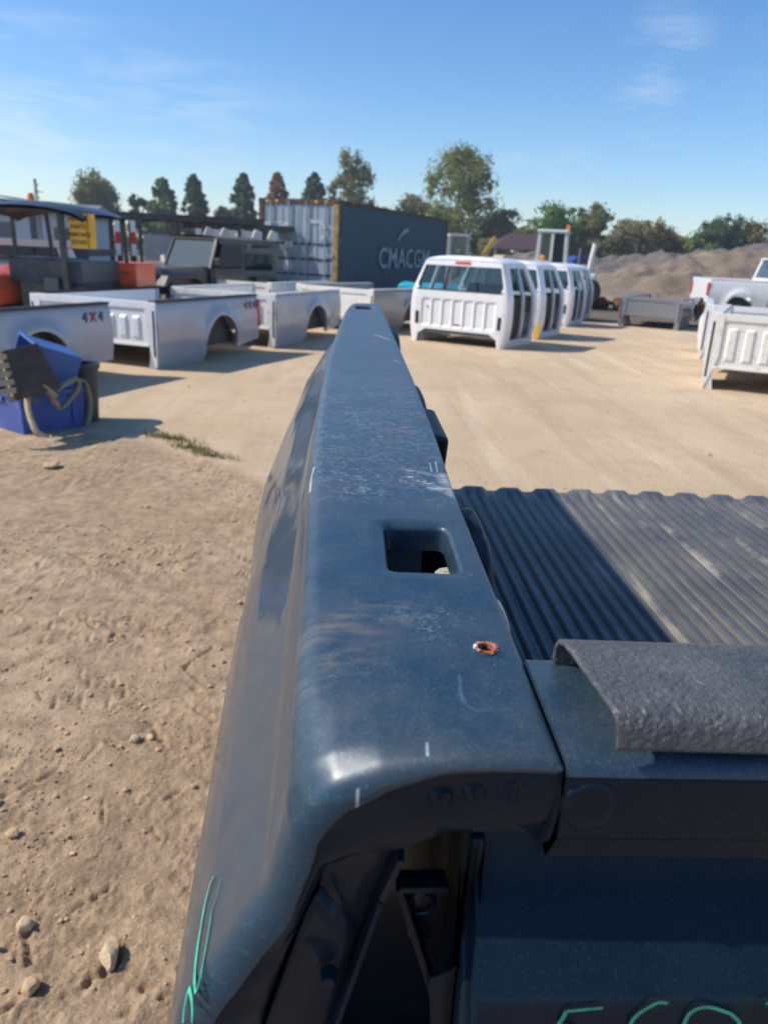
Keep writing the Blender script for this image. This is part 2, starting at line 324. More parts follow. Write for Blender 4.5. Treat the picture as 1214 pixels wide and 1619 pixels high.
    me.materials.append(m); o = bpy.data.objects.new('ground', me); COL.objects.link(o); tag(o, kind='structure')
    return xs, ys, Z
GX, GY, GZ = make_ground()
def gz(x, y):
    i = min(max(np.searchsorted(GX, x), 1), len(GX)-1); j = min(max(np.searchsorted(GY, y), 1), len(GY)-1); return float(GZ[j, i])

def rock_mesh(rnd, sub=2, flat=.6, rough=.25):
    bm = bmesh.new(); bmesh.ops.create_icosphere(bm, subdivisions=sub, radius=1)
    pl = [(Vector((rnd.gauss(0, 1), rnd.gauss(0, 1), rnd.gauss(0, 1))).normalized(), rnd.uniform(.55, .9)) for _ in range(9)]
    for v in bm.verts:
        p = v.co.copy()
        for n, d in pl:
            k = p.dot(n)
            if k > d: p -= n*(k-d)*.85
        v.co = Vector((p.x, p.y, p.z*flat))*(1+rnd.uniform(-rough, rough)*.12)
    V = [tuple(v.co) for v in bm.verts]; F = [tuple(v.index for v in f.verts) for f in bm.faces]; bm.free(); return V, F
stone_m = mat('dusty_limestone', (.62, .46, .30), .95, spec=.15, var=.18, vscale=60, bump=.5, bscale=300)
stone_m2 = mat('tan_pebble', (.56, .38, .23), .95, spec=.15, var=.25, vscale=40, bump=.4, bscale=200)
def make_stones():
    rnd = random.Random(11)
    spec = [(-.487, 1.268, .0245, .043, .026, 12, 'largest pale limestone chunk on the brown soil, oblong and casting a sharp shadow', stone_m),
            (-.626, 1.19, .02, .022, .019, 30, 'rounded tan stone on the soil near the bottom edge, nearest the camera', stone_m2),
            (-.70, 1.345, .021, .022, .014, -20, 'flat pale stone on the soil left of the largest limestone chunk', stone_m),
            (-.84, 1.62, .02, .019, .012, 15, 'tan stone half sunk in the soil beside a rubble patch', stone_m2),
            (-.935, 1.74, .021, .013, .009, 60, 'pale flat stone farther left on the soil, half buried', stone_m),
            (-.64, 2.03, .018, .018, .012, 0, 'left one of the two round pebbles lying side by side', stone_m),
            (-.595, 2.045, .015, .015, .010, 0, 'right one of the two round pebbles lying side by side', stone_m),
            (-2.02, 5.05, .06, .05, .03, 20, 'lone stone standing on the soil below the blue totes', stone_m2)]
    for (x, y, a, b_, c, rz, lab, m) in spec:
        V, F = rock_mesh(rnd, 3, 1.0); o = mesh_obj('stone', [(v[0]*a, v[1]*b_, v[2]*c) for v in V], F, m, smooth=True)
        o.data.set_sharp_from_angle(angle=R(25)); o.location = (x, y, gz(x, y)+c*.55); o.rotation_euler = (0, 0, R(rz)); tag(o, lab, 'stone')
    base = [rock_mesh(rnd, 0, .7) for _ in range(4)]+[rock_mesh(rnd, 1, .7, .8) for _ in range(4)]; mb = MB()
    cl = [(rnd.uniform(-1.9, -.3), rnd.uniform(1.2, 4)) for _ in range(14)]+[(-.78, 1.62), (-.85, 1.9), (-1.05, 2.1), (-.7, 2.1), (-2.4, 5.4), (-2.6, 5.3)]
    for k in range(9000):
        if rnd.random() < .6:
            c = rnd.choice(cl); x = rnd.gauss(c[0], .13); y = rnd.gauss(c[1], .13)
        else: x = -.25-abs(rnd.gauss(0, .8)); y = rnd.uniform(.9, 5.6)
        if y > pad_edge(x)-.02 or y < .85 or x > -.2: continue
        r = min(.0085, .0010*math.exp(abs(rnd.gauss(0, .72))))*(1+.15*y); V, F = base[k % 4 if r < .006 else 4+k % 4]; ca, sa = math.cos(k), math.sin(k); z = gz(x, y)
        mb.add([(x+(v[0]*ca-v[1]*sa)*r, y+(v[0]*sa+v[1]*ca)*r, z+r*.3+v[2]*r) for v in V], F)
    for k in range(1500):
        x = rnd.uniform(-4.5, 9); y = 4.9+abs(rnd.gauss(0, 4.5)); r = .004*math.exp(abs(rnd.gauss(0, .6)))
        if y < pad_edge(x): continue
        V, F = base[k % 4]; z = gz(x, y); mb.add([(x+v[0]*r, y+v[1]*r, z+v[2]*r) for v in V], F)
    tag(mb.build('gravel', stone_m2, fix=False), 'loose pebbles and grit scattered over the brown soil', 'gravel', kind='stuff')
    # sparse dry grass along the edge of the pad
    gm = mat('dry_grass_blades', (.16, .15, .045), .8, var=.4, vscale=20)
    for (cx, cy, wx, n, lab) in ((-1.47, 6.02, .13, 260, 'largest tuft of yellow green grass at the pad edge, nearest the totes'), (-1.22, 5.72, .09, 170, 'middle tuft of dry grass in the row at the pad edge'), (-1.02, 5.52, .11, 150, 'right tuft of dry grass in the row at the pad edge')):
        mb = MB()
        for k in range(n):
            x = rnd.gauss(0, wx); y = rnd.gauss(-x*.5, .04); h = rnd.uniform(.02, .06); a = rnd.uniform(0, 6.28); l = rnd.uniform(.0, .04); wv = (math.cos(a+1.57)*.004, math.sin(a+1.57)*.004)
            mb.add([(x-wv[0], y-wv[1], 0), (x+wv[0], y+wv[1], 0), (x+l*math.cos(a), y+l*math.sin(a), h)], [(0, 1, 2)])
        o = mb.build('grass_tuft', gm, fix=False); o.location = (cx, cy, gz(cx, cy)); tag(o, lab, 'grass tuft', 'grass tufts along the edge of the pad', kind='stuff')
make_stones()

# ================================================================== THE NEAR TRUCK BED
ZT = 1.345
def xr(y): return float(np.interp(y, [.2, .27, .5, .66, 1.0, 2.5], [.0732, .0736, .0735, .077, .080, .079]))
def xs(y): return float(np.interp(y, [.2, .36, .6, .86, 1.2, 1.6, 2.1, 2.3, 2.42], [-.0175, -.0225, -.032, -.037, -.039, -.034, -.025, -.017, -.006]))
def smooth(a, b, x):
    t = min(1, max(0, (x-a)/(b-a))); return t*t*(3-2*t)
def wside(dz, y):
    w = float(np.interp(dz, [0, .02, .045, .062, .068, .085, .105, .125, .16, .21, .27, .40, .75, .9], [0, .002, .006, .009, .0115, .0245, .040, .050, .060, .065, .068, .068, .058, .05]))
    s = float(np.interp(y, [.2, .27, .35, .5, .68, .9, 1.22, 1.9, 2.4], [.84, .89, .93, 1.0, 1.03, 1.12, 1.27, 1.5, 1.3]))
    s = 1+(s-1)*smooth(.062, .10 if y < .6 else .2, dz)
    arch = .022*math.exp(-((y-1.18)/.34)**2)*smooth(.13, .26, dz)
    dent = .004*math.exp(-((y-.95)/.05)**2-((dz-.17)/.04)**2) - .004*math.exp(-((y-.78)/.06)**2-((dz-.13)/.03)**2)+.003*math.exp(-((y-1.35)/.09)**2-((dz-.14)/.03)**2)
    return w*s+arch+dent
def section(y):
    P = []; a, b = xr(y), xs(y); rs = float(np.interp(y, [.2, .26, .34, .5], [.014, .013, .012, .011]))
    P += [(a-.0035, -.034), (a-.0015, -.02), (a, -.006), (a-.0002, -.0022), (a-.001, -.0006), (a-.0026, 0)]
    x0, x1 = a-.0026, b+rs; NT = 42
    for k in range(1, NT+1):
        f = k/NT; x = x0+(x1-x0)*f; P.append((x, .0012*math.sin(math.pi*f)**.6 if k < NT else 0))
    for k in range(1, 10):
        t = math.radians(90+k*8.6); P.append((b+rs+rs*math.cos(t), -rs+rs*math.sin(t)))
    x9, z9 = P[-1]; base = wside(-z9, y)
    for dz in list(np.linspace(-z9+.004, .30, 60))+[.36, .43, .5, .57, .64, .7, .75]:
        P.append((x9-(wside(dz, y)-base), -dz))
    e = min(1, max(0, (.290-y)/.085))**2.0
    def sg(x, z): return float(np.interp(x, [-.016, -.003, .013, .033, .052, .070], [-.0225, -.0115, -.0048, -.0018, -.0005, 0]))*e*smooth(-.07, 0, z)
    return [(x, ZT+z+sg(x, z)) for x, z in P]
NTOP0, NTOP1 = 5, 47
def inset(P, r0):
    Q = []
    for i in range(len(P)):
        r = r0[i] if isinstance(r0, list) else r0
        a = Vector(P[max(i-1, 0)]); b = Vector(P[min(i+1, len(P)-1)]); t = (b-a).normalized(); n = Vector((-t.y, t.x))   # points inward (down / right)
        Q.append((P[i][0]+(n.x*r if i > 6 else 0), P[i][1]+(n.y*r if i > 2 else 0)))
    return Q
INNER = [(.075, 1.3125), (.040, 1.313), (.034, 1.311), (.023, 1.305), (.006, 1.302), (-.004, 1.297), (-.009, 1.283), (-.018, 1.256), (-.026, 1.225), (-.040, 1.12), (-.046, .95), (-.040, .6)]
def inner_curve(P):
    d = [0]
    for a, b in zip(INNER, INNER[1:]): d.append(d[-1]+math.dist(a, b))
    L = lambda s: (float(np.interp(s, d, [p[0] for p in INNER])), float(np.interp(s, d, [p[1] for p in INNER])))
    zs = [p[1] for p in INNER][::-1]; ds = d[::-1]; Q = []
    iA = next(i for i, p in enumerate(P) if i > 5 and p[0] < .036); iB = next(i for i, p in enumerate(P) if p[1] < 1.262 and i > iA)
    sA = d[2]; sB = float(np.interp(1.256, zs, ds)); acc = [0]
    for i in range(iA, iB): acc.append(acc[-1]+math.dist(P[i], P[i+1]))
    for i, p in enumerate(P):
        if i < 3: Q.append((.075, 1.3135-.0002*i))
        elif i < iA: Q.append((min(p[0], .075), 1.3125))
        elif i <= iB: Q.append(L(sA+(sB-sA)*acc[i-iA]/acc[-1]))
        else: Q.append(L(float(np.interp(min(p[1], 1.2559), zs, ds))))
    return Q

def seg_mask(nt, P, a, b, wd):
    """mask of a stroke between two points of the XY plane"""
    a, b = Vector((a[0], a[1], 0)), Vector((b[0], b[1], 0)); d = b-a; L2 = d.length_squared
    s = N(nt, 'ShaderNodeVectorMath', operation='SUBTRACT'); Lk(nt, P, s.inputs[0]); s.inputs[1].default_value = a
    dp = N(nt, 'ShaderNodeVectorMath', operation='DOT_PRODUCT'); Lk(nt, s.outputs[0], dp.inputs[0]); dp.inputs[1].default_value = d/L2
    c = N(nt, 'ShaderNodeClamp'); Lk(nt, dp.outputs['Value'], c.inputs[0])
    sc_ = N(nt, 'ShaderNodeVectorMath', operation='SCALE'); sc_.inputs[0].default_value = d; Lk(nt, c.outputs[0], sc_.inputs['Scale'])
    ds = N(nt, 'ShaderNodeVectorMath', operation='DISTANCE'); Lk(nt, s.outputs[0], ds.inputs[0]); Lk(nt, sc_.outputs[0], ds.inputs[1])
    mr = N(nt, 'ShaderNodeMapRange'); mr.inputs[1].default_value = wd; mr.inputs[2].default_value = wd*.35; Lk(nt, ds.outputs['Value'], mr.inputs[0]); return mr.outputs[0]
def mmax(nt, L, op='MAXIMUM'):
    r = L[0]
    for x in L[1:]:
        m = N(nt, 'ShaderNodeMath', operation=op); Lk(nt, r, m.inputs[0])
        if isinstance(x, float): m.inputs[1].default_value = x
        else: Lk(nt, x, m.inputs[1])
        r = m.outputs[0]
    return r
def truck_paint(worn=True):
    m = bpy.data.materials.new('worn_dark_teal_metallic_paint' if worn else 'shade_darkened_teal_paint'); m.use_nodes = True; nt = m.node_tree; b = nt.nodes['Principled BSDF']
    g = N(nt, 'ShaderNodeNewGeometry'); P = g.outputs['Position']
    fl = N(nt, 'ShaderNodeVectorMath', operation='MULTIPLY'); fl.inputs[1].default_value = (1, 1, 0); Lk(nt, P, fl.inputs[0]); Pf = fl.outputs[0]
    sx = N(nt, 'ShaderNodeSeparateXYZ'); Lk(nt, P, sx.inputs[0]); X, Yc, Zc = sx.outputs
    def noise(s, det=3.0, rough=.6, v=None, out='Fac', dist=0.0):
        n = N(nt, 'ShaderNodeTexNoise', i_Scale=s, i_Detail=det, i_Roughness=rough, i_Distortion=dist); Lk(nt, v or P, n.inputs['Vector']); return n.outputs[out]
    def rr(f, a, b_, c=0.0, d=1.0, sm=False):
        n = N(nt, 'ShaderNodeMapRange', interpolation_type='SMOOTHSTEP' if sm else 'LINEAR'); n.inputs[1].default_value = a; n.inputs[2].default_value = b_; n.inputs[3].default_value = c; n.inputs[4].default_value = d; Lk(nt, f, n.inputs[0]); return n.outputs[0]
    def mul(*L): return mmax(nt, list(L), 'MULTIPLY')
    def mix(f, a, c):
        n = N(nt, 'ShaderNodeMixRGB'); (Lk(nt, f, n.inputs[0]) if not isinstance(f, float) else setattr(n.inputs[0], 'default_value', f))
        for i, q in ((1, a), (2, c)):
            if isinstance(q, tuple): n.inputs[i].default_value = (*q, 1)
            else: Lk(nt, q, n.inputs[i])
        return n.outputs[0]
    # metallic flake
    fk = N(nt, 'ShaderNodeTexVoronoi', i_Scale=1500.0); Lk(nt, P, fk.inputs['Vector'])
    sp = N(nt, 'ShaderNodeSeparateColor'); Lk(nt, fk.outputs['Color'], sp.inputs[0])
    col = mix(rr(noise(9, 3), .35, .7), (.007, .034, .064), (.010, .042, .076))
    col = mix(rr(sp.outputs[0], .90, 1.0, 0, .55), col, (.05, .14, .18))
    dust = rr(noise(22, 6, .7), .40, .78, 0, 1.0)
    top = rr(Zc, 1.325, 1.344)
    if worn:
        top_dust = mul(top, dust)
        # large faded zones: the far half of the rail is chalkier, some patches near it too
        fade = mul(top, rr(Yc, .40, 1.1, .05, .42), rr(noise(6, 5, .6), .25, .65, .55, 1.0))
        col = mix(fade, col, (.125, .145, .175)); col = mix(mul(top_dust, .26), col, (.23, .21, .18))
        # dusty swipe
        sw = N(nt, 'ShaderNodeMapping'); sw.inputs['Scale'].default_value = (30, 90, 1); sw.inputs['Rotation'].default_value = (0, 0, -.25); Lk(nt, P, sw.inputs[0])
        swn = noise(2.0, 5, .65, sw.outputs[0])
        reg = mul(seg_mask(nt, Pf, (-.006, .292), (.019, .307), .020), rr(swn, .42, .72)); col = mix(mul(reg, .5), col, (.28, .22, .165))
        reg = mul(seg_mask(nt, Pf, (-.012, .262), (.01, .268), .015), rr(swn, .5, .75)); col = mix(mul(reg, .5), col, (.30, .24, .18))
        # grey strip of tape residue
        tp = mul(rr(Yc, .76, .765), rr(Yc, 2.3, 1.7), seg_mask(nt, Pf, (.0515, .76), (.0505, 1.7), .0075)); col = mix(mul(tp, .5), col, (.085, .085, .09))
        # crazed clear coat
        v1 = N(nt, 'ShaderNodeTexVoronoi', feature='DISTANCE_TO_EDGE', i_Scale=300.0); dw = N(nt, 'ShaderNodeVectorMath', operation='SCALE'); Lk(nt, noise(260, 2, .5, None, 'Color'), dw.inputs[0]); dw.inputs['Scale'].default_value = .006
        da = N(nt, 'ShaderNodeVectorMath', operation='ADD'); Lk(nt, P, da.inputs[0]); Lk(nt, dw.outputs[0], da.inputs[1]); Lk(nt, da.outputs[0], v1.inputs['Vector'])
        crk = rr(v1.outputs['Distance'], .15, .05)
        brk = rr(noise(170, 3), .47, .56)
        zone = mmax(nt, [mul(rr(Yc, .45, .49, sm=True), rr(Yc, 1.15, .8, sm=True), rr(noise(26, 3), .30, .60)), mul(seg_mask(nt, Pf, (.030, .315), (.043, .293), .018), rr(noise(60, 2), .4, .62, 0, .7))])
        crazed = mul(top, crk, brk, zone); col = mix(mul(crazed, .50), col, (.34, .36, .38))
        # scraped patch at the inner edge
        scn = noise(40, 6, .75, sw.outputs[0]); sk = N(nt, 'ShaderNodeMapping'); sk.inputs['Scale'].default_value = (1, 3.2, 1); Lk(nt, P, sk.inputs[0])
        s_n = noise(95, 5, .7, sk.outputs[0])
        scr = mmax(nt, [mul(mmax(nt, [seg_mask(nt, Pf, (.074, .492), (.072, .535), .010), seg_mask(nt, Pf, (.060, .504), (.073, .497), .007)]), rr(s_n, .40, .52)), mul(seg_mask(nt, Pf, (.040, .547), (.068, .532), .005), rr(s_n, .40, .58, 0, .6)), mul(seg_mask(nt, Pf, (.045, .528), (.06, .508), .004), rr(noise(190, 3), .5, .58))])
        col = mix(mul(top, scr), col, (.44, .45, .45))
        # scratches and chalk marks
        wl = []
        for a_, b_, wd in (((.0062, .197), (.0062, .2060), .00075), ((.0288, .2095), (.0290, .2150), .0007),
                           ((-.0275, .535), (-.0265, .505), .0012), ((-.0265, .558), (-.0275, .535), .001), ((.042, 1.50), (.067, 1.43), .0035), ((.062, 1.15), (.070, 1.133), .002), ((.0625, .570), (.0618, .545), .0007), ((.0675, .575), (.0662, .545), .0007)):
            wl.append(seg_mask(nt, Pf, a_, b_, wd))
        col = mix(mul(mmax(nt, wl), rr(Zc, 1.318, 1.324), rr(noise(300, 3), .30, .55, .35, 1.0), .8), col, (.50, .56, .60))
        sf = mmax(nt, [seg_mask(nt, Pf, (.0452, .256), (.0440, .243), .0010), seg_mask(nt, Pf, (.0440, .243), (.0448, .2365), .0012), seg_mask(nt, Pf, (.0448, .2365), (.0480, .2325), .0012), seg_mask(nt, Pf, (.0480, .2325), (.0600, .2340), .0008)])
        col = mix(mul(sf, rr(noise(120, 3), .3, .6, .08, .45)), col, (.12, .22, .33))
        # rust freckles and tiny chips
        fr = []
        for (x, y, r_) in ((.017, .691, .0018), (.027, .701, .0016), (.034, .681, .0018), (.045, .680, .0022), (.040, .703, .0018), (.051, .692, .0036), (.040, .652, .0016), (.026, .638, .0014), (.070, .743, .003), (.037, 1.93, .010), (.038, 1.371, .008), (.0575, .2735, .0009), (.064, .355, .0007), (.070, .288, .0005)):
            fr.append(seg_mask(nt, Pf, (x, y), (x+r_*.4, y+r_*.2), r_*1.35))
        rn = rr(noise(420, 3), .36, .52); col = mix(mul(top, mmax(nt, fr), rn), col, (.34, .10, .035))
        col = mix(mul(top, rr(noise(1300, 2), .62, .74), rr(noise(18, 4), .3, .6, .15, .5)), col, (.30, .33, .35))
        ch = N(nt, 'ShaderNodeTexVoronoi', i_Scale=75.0); Lk(nt, P, ch.inputs['Vector']); cs = N(nt, 'ShaderNodeSeparateColor'); Lk(nt, ch.outputs['Color'], cs.inputs[0])
        chip = mul(rr(ch.outputs['Distance'], .055, .03), rr(cs.outputs[1], .62, .64)); col = mix(mul(top, chip, .8), col, (.55, .55, .52))
        rough = mmax(nt, [rr(dust, 0, 1, .40, .54), mul(crazed, .7), mul(top, scr, .6)])
        cr_ = rr(dust, 0, 1, .36, .5)
    else:
        col = mix(mul(dust, .035), mix(.7, col, (.002, .004, .008)), (.2, .17, .14)); rough = rr(dust, 0, 1, .32, .45); cr_ = rr(dust, 0, 1, .03, .10)  # same paint darkened: shade on the rear faces put into the colour
    # dust film on the outer side
    lowd = mul(rr(Zc, 1.335, 1.31), rr(Yc, .212, .222), rr(noise(30, 6, .7), .3, .8, .03, .15)); col = mix(lowd, col, (.26, .20, .15))
    Lk(nt, col, b.inputs['Base Color']); b.inputs['Metallic'].default_value = .15 if worn else 0; Lk(nt, rough, b.inputs['Roughness'])
    b.inputs['Coat Weight'].default_value = .6 if worn else .22; b.inputs['Coat IOR'].default_value = 1.5; b.inputs['Specular IOR Level'].default_value = .3 if worn else .08
    sidec = rr(Zc, 1.322, 1.336); mc = N(nt, 'ShaderNodeMixRGB'); Lk(nt, sidec, mc.inputs[0]); mc.inputs[1].default_value = (.07, .07, .07, 1); Lk(nt, cr_, mc.inputs[2]); Lk(nt, mc.outputs[0], b.inputs['Coat Roughness'])
    # orange-peel, flake tilt
    bp = N(nt, 'ShaderNodeBump', i_Strength=.25, i_Distance=.0006); Lk(nt, noise(420, 3), bp.inputs['Height'])
    vb = N(nt, 'ShaderNodeBump', i_Strength=.30, i_Distance=.0004); Lk(nt, sp.outputs[1], vb.inputs['Height']); Lk(nt, bp.outputs[0], vb.inputs['Normal']); Lk(nt, vb.outputs[0], b.inputs['Normal'])
    cb = N(nt, 'ShaderNodeBump', i_Strength=.08, i_Distance=.0015); Lk(nt, noise(60, 2), cb.inputs['Height']); Lk(nt, cb.outputs[0], b.inputs['Coat Normal'])
    return m
PAINT = truck_paint(True); PAINT_SHADE = truck_paint(False)
DARKP = mat('dark_navy_primer', (.02, .027, .036), .35, coat=.4, var=.2, dirt=(.10, .08, .06), dirt_amt=.2)  # dark navy metal of the sleeves, lamp cavity and bracket
TR = thing('pickup_truck_bed', 'weathered dark blue pickup bed in the foreground with ribbed floor and textured tailgate cap', 'truck bed', (.8, 1.2, 0))
OFF = Vector((.8, 1.2, 0))
def near(name, V, F, m, smooth=False, label=None, parent=TR, sharp=40):
    o = mesh_obj(name, [Vector(v)-OFF for v in V], F, m, parent, smooth, label)
    if smooth: o.data.set_sharp_from_angle(angle=R(sharp))
    return o
def near_mb(mb, name, m, smooth=False, label=None, bevel=0, parent=TR):
    mb.V = [tuple(Vector(v)-OFF) for v in mb.V]; return mb.build(name, m, parent, smooth, label, bevel)

def build_side():
    RJ = [.0045 if i < 22 else .0045+.0065*smooth(22, 46, i) for i in range(400)]
    yl = list(np.arange(.217, .60, .0036))+list(np.arange(.605, 1.0, .012))+list(np.arange(1.01, 2.40, .02))+[2.405]
    rows = []; P0 = section(.205); IC = inner_curve(P0); r = RJ[:len(P0)]
    end = inset(P0, r)
    def dn(x, z): return (fbm(np.array(x*55+7.), np.array(z*70+3.), 3, 21)-.5)*.0055
    rows.append([(x, .222, z) for x, z in inset(IC, .002)])
    rows.append([(x, .2095, z) for x, z in IC])
    for f in (.04, .12, .25, .4, .55, .7, .85, .96):
        rows.append([(a[0]*(1-f)+b[0]*f, .2062+(.0035*(1-f)**3)+float(dn(a[0]*(1-f)+b[0]*f, a[1]*(1-f)+b[1]*f))*math.sin(math.pi*min(1, f*1.1))**.5, a[1]*(1-f)+b[1]*f) for a, b in zip(IC, end)])
    for k in range(7, 0, -1):
        a = math.radians(90*k/7); ins = inset(P0, [q*(1-math.cos(a)) for q in r]); rows.append([(p[0], .205+r[i]*(1-math.sin(a)), p[1]) for i, p in enumerate(ins)])
    y0row = len(rows)
    for y in yl: rows.append([(x, y, z) for x, z in section(y)])
    PL = section(2.405)
    for k in range(1, 7):
        a = math.radians(90*k/6); rows.append([(x, 2.405+.02*math.sin(a), z) for x, z in inset(PL, .018*(1-math.cos(a)))])
    rows.append([(x, 2.425, z) for x, z in inset(PL, .030)])
    n = len(rows[0]); V = [p for r_ in rows for p in r_]; dead = set(); extra_V = []; extra_F = []
    def hole(cx, cy, ax, ay, roll, depth, nexp=8, mgx=.005, mgy=.005, skew=0.0, lift=0.0):
        """open the top sheet and roll its edge down into the opening"""
        js = [j for j, y in enumerate(yl) if cy-ay-roll-mgy < y < cy+ay+roll+mgy]; j0, j1 = js[0]-1+y0row, js[-1]+1+y0row
        mid = rows[(j0+j1)//2]; isx = [i for i in range(NTOP0, NTOP1) if cx-ax-roll-mgx < mid[i][0] < cx+ax+roll+mgx]; i0, i1 = isx[0]-1, isx[-1]+1
        for j in range(j0, j1):
            for i in range(i0, i1): dead.add((j, i))
        loop = [(j0, i) for i in range(i0, i1)]+[(j, i1) for j in range(j0, j1)]+[(j1, i) for i in range(i1, i0, -1)]+[(j, i0) for j in range(j1, j0, -1)]
        prev = [j*n+i for j, i in loop]; rings = []
        ztop = lambda x, y: ZT+.0012
        prof = [(roll, 0)]+[(roll*(1-math.sin(math.radians(a))), -roll*(1-math.cos(math.radians(a)))) for a in (15, 30, 45, 60, 75, 90)]+[(0, -roll-depth*.3), (-.0008, -roll-depth)]
        for off, dz in prof:
            ids = []
            for (j, i) in loop:
                x, y, z = rows[j][i]; dx = (x-cx)/ax; dy = (y-cy)/ay; q = (abs(dx)**nexp+abs(dy)**nexp)**(1/nexp)
                px, py = cx+ax*dx/q, cy+ay*dy/q; l = math.hypot(dx/q/ax, dy/q/ay)+1e-9
                # outward normal of the outline
                nx_, ny_ = (abs(dx/q)**(nexp-1))*math.copysign(1, dx)/ax, (abs(dy/q)**(nexp-1))*math.copysign(1, dy)/ay; ln = math.hypot(nx_, ny_)+1e-9
                ids.append(len(V)+len(extra_V)); X_ = px+nx_/ln*off+skew*(py-cy); extra_V.append((X_, py+ny_/ln*off, (z if dz == 0 else ZT+.0006+dz)+lift*(1 if -.002 < dz <= 0 else 0)))
            for k in range(len(loop)):
                k2 = (k+1) % len(loop); extra_F.append((prev[k], prev[k2], ids[k2], ids[k]))
            prev = ids
    hole(.0405, .391, .0185, .034, .0034, .012, 9)
    hole(.0285, 2.225, .024, .065, .004, .012, 8, .005, .02)
    hole(.0592, .2780, .0036, .0034, .0006, .006, 2.4, .0022, .004)
    F = []; SL = []
    for j in range(len(rows)-1):
        for i in range(n-1):
            if (j, i) in dead: continue
            a = j*n+i; yy = (rows[j][i][1]+rows[j+1][i][1])/2; zz = rows[j][i][2]
            if (yy-1.18)**2+(zz-.62)**2 < .36**2: continue
            if j < 9: SL.append((a, a+1, a+n+1, a+n))
            else: F.append((a, a+1, a+n+1, a+n))
    near('rear_flange', V, SL, PAINT_SHADE, True, sharp=60)
    o = near('side_panel', V+extra_V, F+extra_F, PAINT, True, sharp=60)
    for o in [c for c in TR.children if c.name.split('.')[0] in ('side_panel', 'rear_flange')]:
        bm = bmesh.new(); bm.from_mesh(o.data); bmesh.ops.delete(bm, geom=[v for v in bm.verts if not v.link_faces], context='VERTS'); bmesh.ops.remove_doubles(bm, verts=bm.verts, dist=1e-6); bmesh.ops.recalc_face_normals(bm, faces=bm.faces); bm.to_mesh(o.data); bm.free(); o.data.set_sharp_from_angle(angle=R(60))
build_side()

# rust crater round the drilled hole
rm = mat('flaking_orange_rust', (.60, .23, .12), .9, var=.35, vscale=400, bump=.6, bscale=1400, dirt=(.28, .08, .05), dirt_amt=.25)
mb = MB(); rnd = random.Random(5); jit = [rnd.uniform(.8, 1.25) for _ in range(24)]
def rim(u, v):
    a = u*2*math.pi; k = int(u*24) % 24; q = jit[k]; prof = [(.0035, -.0022), (.0034, .0001), (.0037, .0004), (.0041, .0004), (.0045*q, .0002), (.0048*q, -.00005)]
    f = v*5; i = min(4, int(f)); t = f-i; r_ = prof[i][0]*(1-t)+prof[i+1][0]*t; h = prof[i][1]*(1-t)+prof[i+1][1]*t
    return (.0592+r_*math.cos(a), .2780+r_*math.sin(a), ZT+.0012+h)
mb.grid(rim, 24, 5, True); near_mb(mb, 'rust_ring', rm, True, 'ragged orange rust ring round a drilled hole')
mb = MB(); pts = [(.0552, .2785), (.0543, .2788), (.0538, .2781), (.0545, .2771), (.0553, .2772)]
mb.prism(pts, ZT+.0009, ZT+.0022, 'z'); near_mb(mb, 'paint_flake', MT['inkw'])

# sleeve below the near stake pocket, with the bracket one sees inside
mb = MB(); x0, x1, y0, y1 = .019, .0725, .352, .450; zt, zb = ZT-.016, ZT-.085
mb.box(x0, x0+.0015, y0, y1, zb, zt); mb.box(x0, x1, y1-.0015, y1, zb, zt); mb.box(x0, x1, y0, y0+.0015, zb, zt); mb.box(x1-.0015, x1, y0, y1, zb, zt-.03); mb.box(x0, x1, y0, y1, zb-.002, zb)
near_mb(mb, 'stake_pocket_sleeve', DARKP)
mb = MB(); mb.box(.0205, .0470, .436, .4375, ZT-.084, ZT-.010); mb.box(.0205, .0470, .36, .4375, ZT-.060, ZT-.0585)
near_mb(mb, 'inner_plate', mat('grey_primed_sheet', (.16, .19, .22), .5, var=.1), label='grey primed plate inside the stake pocket')
mb = MB(); poly = [(.0515, .385), (.0720, .385), (.0720, .442), (.0690, .436), (.0660, .427), (.0620, .4215), (.0565, .4195), (.0530, .414)]
mb.prism(poly, ZT-.0255, ZT-.0240, 'z'); near_mb(mb, 'inner_bracket', mat('bare_galvanised_bracket', (.62, .60, .52), .45, metal=.3, var=.2, vscale=120, dirt=(.5, .33, .15), dirt_amt=.3))
mb = MB(); mb.box(.003, .055, 2.14, 2.31, ZT-.075, ZT-.05); near_mb(mb, 'stake_pocket_sleeve', DARKP)

# inner wall, front brace and liner clips
mb = MB(); mb.box(.0735, .0765, .30, 2.40, .86, 1.318); near_mb(mb, 'inner_wall', PAINT_SHADE)
def lobe(x0, x1, y0, y1, z0, z1, sl=0.0):
    mb = MB()
    def f(u, v):
        a = u*2*math.pi; th = math.pi*(v-.5); c = abs(math.cos(th))**.55
        ex = lambda t: math.copysign(abs(t)**.55, t)
        return ((x0+x1)/2+(x1-x0)/2*c*ex(math.cos(a)), (y0+y1)/2+(y1-y0)/2*c*ex(math.sin(a)), (z0+z1)/2+(z1-z0)/2*math.copysign(abs(math.sin(th))**.6, math.sin(th))+sl*math.cos(a))
    return mb.grid(f, 20, 12, True)
near_mb(lobe(.070, .0985, .43, .565, 1.22, 1.322, .004), 'liner_clip', MT['black'], True)
near_mb(lobe(.070, .0905, .345, .400, 1.25, 1.318, .002), 'liner_clip', MT['silver_dk'], True, 'grey worn liner clip beside the near stake pocket')
near_mb(lobe(.070, .0985, .90, 1.10, 1.20, 1.328), 'liner_clip', MT['black'], True)
mb = MB(); mb.prism([(.070, 1.335), (.0970, 1.330), (.093, 1.27), (.07, 1.20)], .72, .86, 'y'); near_mb(mb, 'liner_clip', MT['black'], False, 'larger angular black liner clip', .004)
near_mb(lobe(.070, .112, 1.72, 2.06, 1.20, 1.323), 'liner_clip', MT['black'], True)

